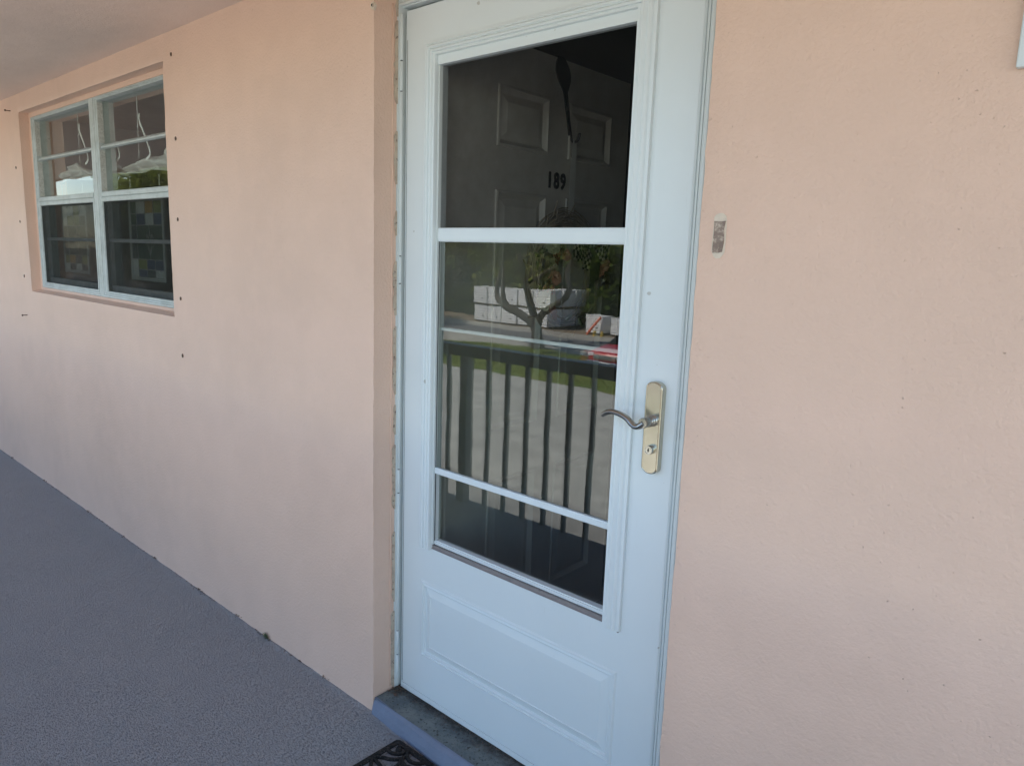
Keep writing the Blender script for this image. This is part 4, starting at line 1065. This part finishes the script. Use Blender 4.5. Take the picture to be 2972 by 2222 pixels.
MB().tube([(-21.95, -31.15, G+.02), (-21.25, -31.50, G+1.05)], 0.06, 4).build('board', M['orange'], ob)
for i, x in enumerate((-21.35, -20.85)):
    t = thing('yellow_post', ('short yellow post below the orange board', 'short yellow post right of the orange board')[i], 'post', (x, -31.05, G))
    MB().lathe([(0.09, 0), (0.09, .20), (.06, .26), (.02, .29)], 12, Matrix.Translation((x, -31.05, G))).build('post_body', M['yellow'], t)
    MB().lathe([(0.13, 0), (0.12, .03)], 12, Matrix.Translation((x, -31.05, G+.003))).build('foot', M['yellow'], t)

# ------------------------------------------------------------------ trees
def leaf_mesh(name, n, size, rx, ry, rz_, zc_, seed, clumps=26, low=0.0):
    rd = random.Random(seed); cl = []
    for k in range(clumps):
        while True:
            p = Vector((rd.uniform(-1, 1), rd.uniform(-1, 1), rd.uniform(-1, 1)))
            if 0.25 < p.length < 1: break
        cl.append((Vector((p.x*rx, p.y*ry, zc_+p.z*rz_)), rd.uniform(0.22, 0.42)*min(rx, rz_)))
    vs = []; fs = []
    for i in range(n):
        c, rr_ = cl[rd.randrange(clumps)]
        d = Vector((rd.gauss(0, 1), rd.gauss(0, 1), rd.gauss(0, 1))); d = d.normalized()*rr_*(rd.random()**0.4)
        p = c+Vector((d.x, d.y, d.z*0.8))
        if p.z < low: p.z = low+rd.random()*0.3
        a = Vector((rd.uniform(-1, 1), rd.uniform(-1, 1), rd.uniform(-.6, .6))).normalized(); b = a.cross(Vector((rd.uniform(-1, 1), rd.uniform(-1, 1), rd.uniform(-1, 1)))).normalized()
        s = size*rd.uniform(0.6, 1.3); o = len(vs)
        vs += [p-a*s, p+b*s*0.5, p+a*s, p-b*s*0.5]; fs.append((o, o+1, o+2, o+3))
    me = bpy.data.meshes.new(name); me.from_pydata([tuple(v) for v in vs], [], fs); return me
def limb(mb, a, b, r0, r1, wob=0.1, seed=0, n=6):
    rd = random.Random(seed); a = Vector(a); b = Vector(b); pts = []; rad = []
    for i in range(n+1):
        t = i/n; p = a.lerp(b, t)
        if 0 < i < n: p += Vector((rd.uniform(-wob, wob), rd.uniform(-wob, wob), rd.uniform(-wob, wob)*.5))
        pts.append(p); rad.append(r0+(r1-r0)*t)
    mb.tube(pts, rad, 9)
# the tree on the verge, limbs following the photograph's fork
tv = thing('verge_tree', 'dark forked shade tree growing from the grass verge in front of the pallets', 'tree', (-19.2, -23.7, G))
tb = MB(); Y = -23.7
tb.tube(smooth_pts([(-19.2, Y, G-.05), (-19.25, Y, -2.2), (-19.3, Y, -1.75)], 3), [0.34, .3, .28, .26, .25, .25, .25], 12)
tb.tube(smooth_pts([(-19.3, Y, -1.85), (-19.6, Y+.1, -1.5), (-20.2, Y+.2, -1.15), (-20.85, Y+.3, -0.9), (-21.35, Y+.3, -0.62), (-21.7, Y+.2, -0.36), (-21.75, Y+.1, 0.23), (-21.6, Y, 0.9), (-21.9, Y, 1.8)], 3), [0.21-0.0055*i for i in range(25)], 10)
tb.tube(smooth_pts([(-20.87, Y+.3, -.85), (-21.1, Y+.4, -0.45), (-21.25, Y+.3, .12), (-21.2, Y+.3, .9)], 3), [.13-.006*i for i in range(10)], 9)
tb.tube(smooth_pts([(-19.35, Y, -1.85), (-19.6, Y-.1, -1.2), (-19.85, Y-.1, -0.6), (-20.1, Y-.1, 0.15), (-20.35, Y-.2, 0.6), (-20.6, Y, 1.6)], 3), [.24-.009*i for i in range(16)], 10)
tb.tube(smooth_pts([(-19.25, Y, -1.85), (-19.0, Y+.1, -1.2), (-18.4, Y+.1, -.72), (-17.75, Y+.1, -0.32), (-17.6, Y, .15), (-17.75, Y, .75), (-17.3, Y, 1.7)], 3), [.19-.006*i for i in range(19)], 10)
tb.tube(smooth_pts([(-20.1, Y-.1, .15), (-19.4, Y, .5), (-18.6, Y-.3, 1.1)], 3), [.1, .09, .085, .08, .07, .06, .05], 8)
tb.build('trunk', M['bark'], tv, smooth=True)
cme = leaf_mesh('crown', 6500, 0.15, 4.6, 3.8, 1.6, 2.3, 3, 34, low=-0.1)
cme.materials.append(M['leaf2'])
co = bpy.data.objects.new('crown', cme); C.objects.link(co); co.parent = tv; co.matrix_parent_inverse = Matrix.Translation(-tv.location); co.location = (-19.4, -23.7, 0)

protos = []
for k in range(3):
    rd = random.Random(50+k)
    t = thing('dense_tree', 'x', 'tree', (0, 0, G), 'dense trees beyond the pallets')
    mb = MB(); limb(mb, (0, 0, G-.1), (0.2, 0, G+3.2), .26, .16, .12, k)
    for q in range(7):
        a = q*0.9+k; limb(mb, (0.1, 0, G+1.2+q*.35), (2.2*math.cos(a), 2.0*math.sin(a), G+3.4+q*.45), .11, .03, .15, q*7+k)
    mb.build('trunk', M['bark'], t, smooth=True)
    me = leaf_mesh('crown', 13000, 0.25, 3.1, 2.8, 3.1, G+4.6, 10+k, 40, low=G+.5); me.materials.append(M['leaf'] if k != 1 else M['leaf2'])
    c_ = bpy.data.objects.new('crown', me); C.objects.link(c_); c_.parent = t; c_.matrix_parent_inverse = Matrix.Translation(-t.location)
    protos.append(t)
tl = []
x = -74; i = 0
rt = random.Random(4)
while x < 4:
    tl.append((x+rt.uniform(-.7, .7), -37.0+rt.uniform(-1.3, 1.3), rt.uniform(.85, 1.25))); x += 3.7
x = -70
while x < 0:
    tl.append((x, -43.0+rt.uniform(-1.5, 1.5), rt.uniform(1.1, 1.5))); x += 5.5
for p in ((-45, -31.5, 1.1), (-56, -30, 1.4), (-58, -35, 1.4)): tl.append(p)
def tl_label(x, y, i):
    side = 'beyond the pallets' if x > -34 else 'far down the road'
    return 'dense green tree %s, part of the tree belt' % side
used = [False]*3
for i, (x, y, s) in enumerate(tl):
    k = i % 3; src = protos[k]; lb = tl_label(x, y, i)
    if not used[k]:
        o = src; used[k] = True; o.location = (x, y, G); o['label'] = lb; o.rotation_euler.z = rt.uniform(0, 6); o.scale = (s, s, s)
    else:
        o = copy_tree(src, (x, y, G), lb, rz=rt.uniform(0, 6), scale=(s, s, s))
    o['group'] = 'dense trees beyond the pallets' if x > -34 else 'dense trees far down the road'
big = thing('tall_tree', 'tall yellow green tree at the edge of the side lawn, nearest the building', 'tree', (0, 0, G), 'tall trees on the side lawn')
mb = MB(); limb(mb, (0, 0, G-.1), (0.3, 0, G+5), .35, .2, .15, 5)
for q in range(8):
    a = q*0.85; limb(mb, (0.1, 0, G+1.8+q*.5), (3.4*math.cos(a), 3.2*math.sin(a), G+4.8+q*.8), .14, .03, .2, q+90)
mb.build('trunk', M['bark'], big, smooth=True)
me = leaf_mesh('crown', 34000, 0.16, 4.6, 4.4, 5.0, G+6.6, 31, 70, low=G+1.0); me.materials.append(M['leaf'])
c_ = bpy.data.objects.new('crown', me); C.objects.link(c_); c_.parent = big; c_.matrix_parent_inverse = Matrix.Translation(-big.location)
big.location = (-41.5, -18.0, G)
copy_tree(big, (-37.5, -24.0, G), 'tall yellow green tree on the side lawn, beside the road bend', rz=2.1)
copy_tree(big, (-50, -25.0, G), 'tall yellow green tree on the side lawn, behind the other two', rz=4.2, scale=(1.15, 1.15, 1.15))
hb_me = leaf_mesh('undergrowth', 26000, 0.16, 42, 1.2, 1.0, 0.9, 77, 240, low=0.05); hb_me.materials.append(M['leaf2'])
ho = bpy.data.objects.new('undergrowth', hb_me); C.objects.link(ho); ho.location = (-34, -35.6, G)
stuff(ho, 'low leafy undergrowth at the foot of the tree belt', 'undergrowth')

bt = thing('bare_tree', 'thin bare tree against the sky beyond the end of the side lawn', 'tree', (-52, -13.6, G))
mb = MB(); limb(mb, (-52, -13.6, G-.1), (-52.1, -13.7, G+4.5), .12, .05, .1, 3)
rb = random.Random(8)
for q in range(46):
    zb = G+1.8+rb.random()*3.2; a = rb.uniform(0, 2*PI); l = rb.uniform(1.2, 3.4)
    limb(mb, (-52.05, -13.65, zb), (-52.05+l*math.cos(a), -13.65+l*math.sin(a), zb+rb.uniform(.3, 2.8)), .035, .008, .12, q+300)
mb.build('trunk', M['bark'], bt, smooth=True)

# ------------------------------------------------------------------ red car
car = thing('parked_car', 'red car with a chrome grille parked facing the grass verge', 'car', (-13.1, -22.6, G))
def cx_section(y, hw, z0, z1, rnd=0.12):
    return [(-hw+.04, y, z0), (-hw, y, z0+.12), (-hw, y, z1-rnd), (-hw+rnd*.7, y, z1), (0, y, z1+.03), (hw-rnd*.7, y, z1), (hw, y, z1-rnd), (hw, y, z0+.12), (hw-.04, y, z0)]
def loft(secs):
    n = len(secs[0]); mb = MB(); mb.add([p for s_ in secs for p in s_], [(i*n+k, i*n+(k+1) % n, (i+1)*n+(k+1) % n, (i+1)*n+k) for i in range(len(secs)-1) for k in range(n)] + [tuple(range(n)), tuple((len(secs)-1)*n+k for k in range(n))]); return mb
def place(mb): mb.v = [(x-13.15, y-22.55, z+G) for x, y, z in mb.v]; return mb
place(loft([cx_section(2.30, .78, .30, .62), cx_section(2.22, .86, .25, .74), cx_section(1.9, .90, .22, .84), cx_section(1.0, .92, .22, .95), cx_section(0.2, .92, .22, .98), cx_section(-1.6, .92, .22, .98), cx_section(-2.1, .88, .25, .95), cx_section(-2.28, .80, .32, .80)])).build('body', M['carred'], car, smooth=False, bevel=0.03)
cab = loft([[(-.80, 1.05, .96), (-.79, 1.05, .97), (0, 1.08, .98), (.79, 1.05, .97), (.80, 1.05, .96)], [(-.72, .25, .96), (-.62, .25, 1.42), (0, .28, 1.47), (.62, .25, 1.42), (.72, .25, .96)], [(-.74, -.9, .96), (-.62, -.9, 1.45), (0, -.9, 1.50), (.62, -.9, 1.45), (.74, -.9, .96)], [(-.78, -1.75, .96), (-.70, -1.75, 1.0), (0, -1.8, 1.0), (.70, -1.75, 1.0), (.78, -1.75, .96)]])
place(cab).build('cabin_glass', M['carblack'], car, bevel=0.02)
place(MB().box(-.60, .60, -.95, .22, 1.455, 1.505)).build('roof', M['carred'], car, bevel=0.03)
place(MB().box(-.50, .50, 2.27, 2.33, .50, .66)).build('grille', M['carblack'], car, bevel=0.01)
gr_ = MB()
for q in range(4): gr_.box(-.49, .49, 2.325, 2.35, .515+.04*q, .53+.04*q)
gr_.box(-.54, .54, 2.32, 2.345, .665, .69); gr_.box(-.54, -.50, 2.32, 2.345, .50, .665); gr_.box(.50, .54, 2.32, 2.345, .50, .665)
place(gr_).build('grille_trim', M['chrome'], car)
for s_ in (-1, 1):
    place(MB().box(min(s_*.57, s_*.84), max(s_*.57, s_*.84), 2.10, 2.30, .58, .74)).build('headlight', M['lamp'], car, bevel=0.03)
    for yy in (1.45, -1.40):
        wm = Matrix.Translation((s_*.80-13.15, yy-22.55, .32+G)) @ Matrix.Rotation(PI/2, 4, 'Y')
        w_ = MB().lathe([(.30, -.10), (.325, -.08), (.325, .08), (.30, .10), (.20, .10)], 24, wm).build('wheel', M['black'], car)
        rm = MB().lathe([(.20, -.104), (.19, .104), (.05, .108)], 16, wm).build('rim', M['chrome'], None); rm.parent = w_
place(MB().box(-.85, .85, 2.24, 2.36, .30, .44)).build('bumper', M['chrome'], car, bevel=0.03)
place(MB().box(-.26, .26, 2.362, 2.368, .33, .43)).build('number_plate', M['cord'], car)
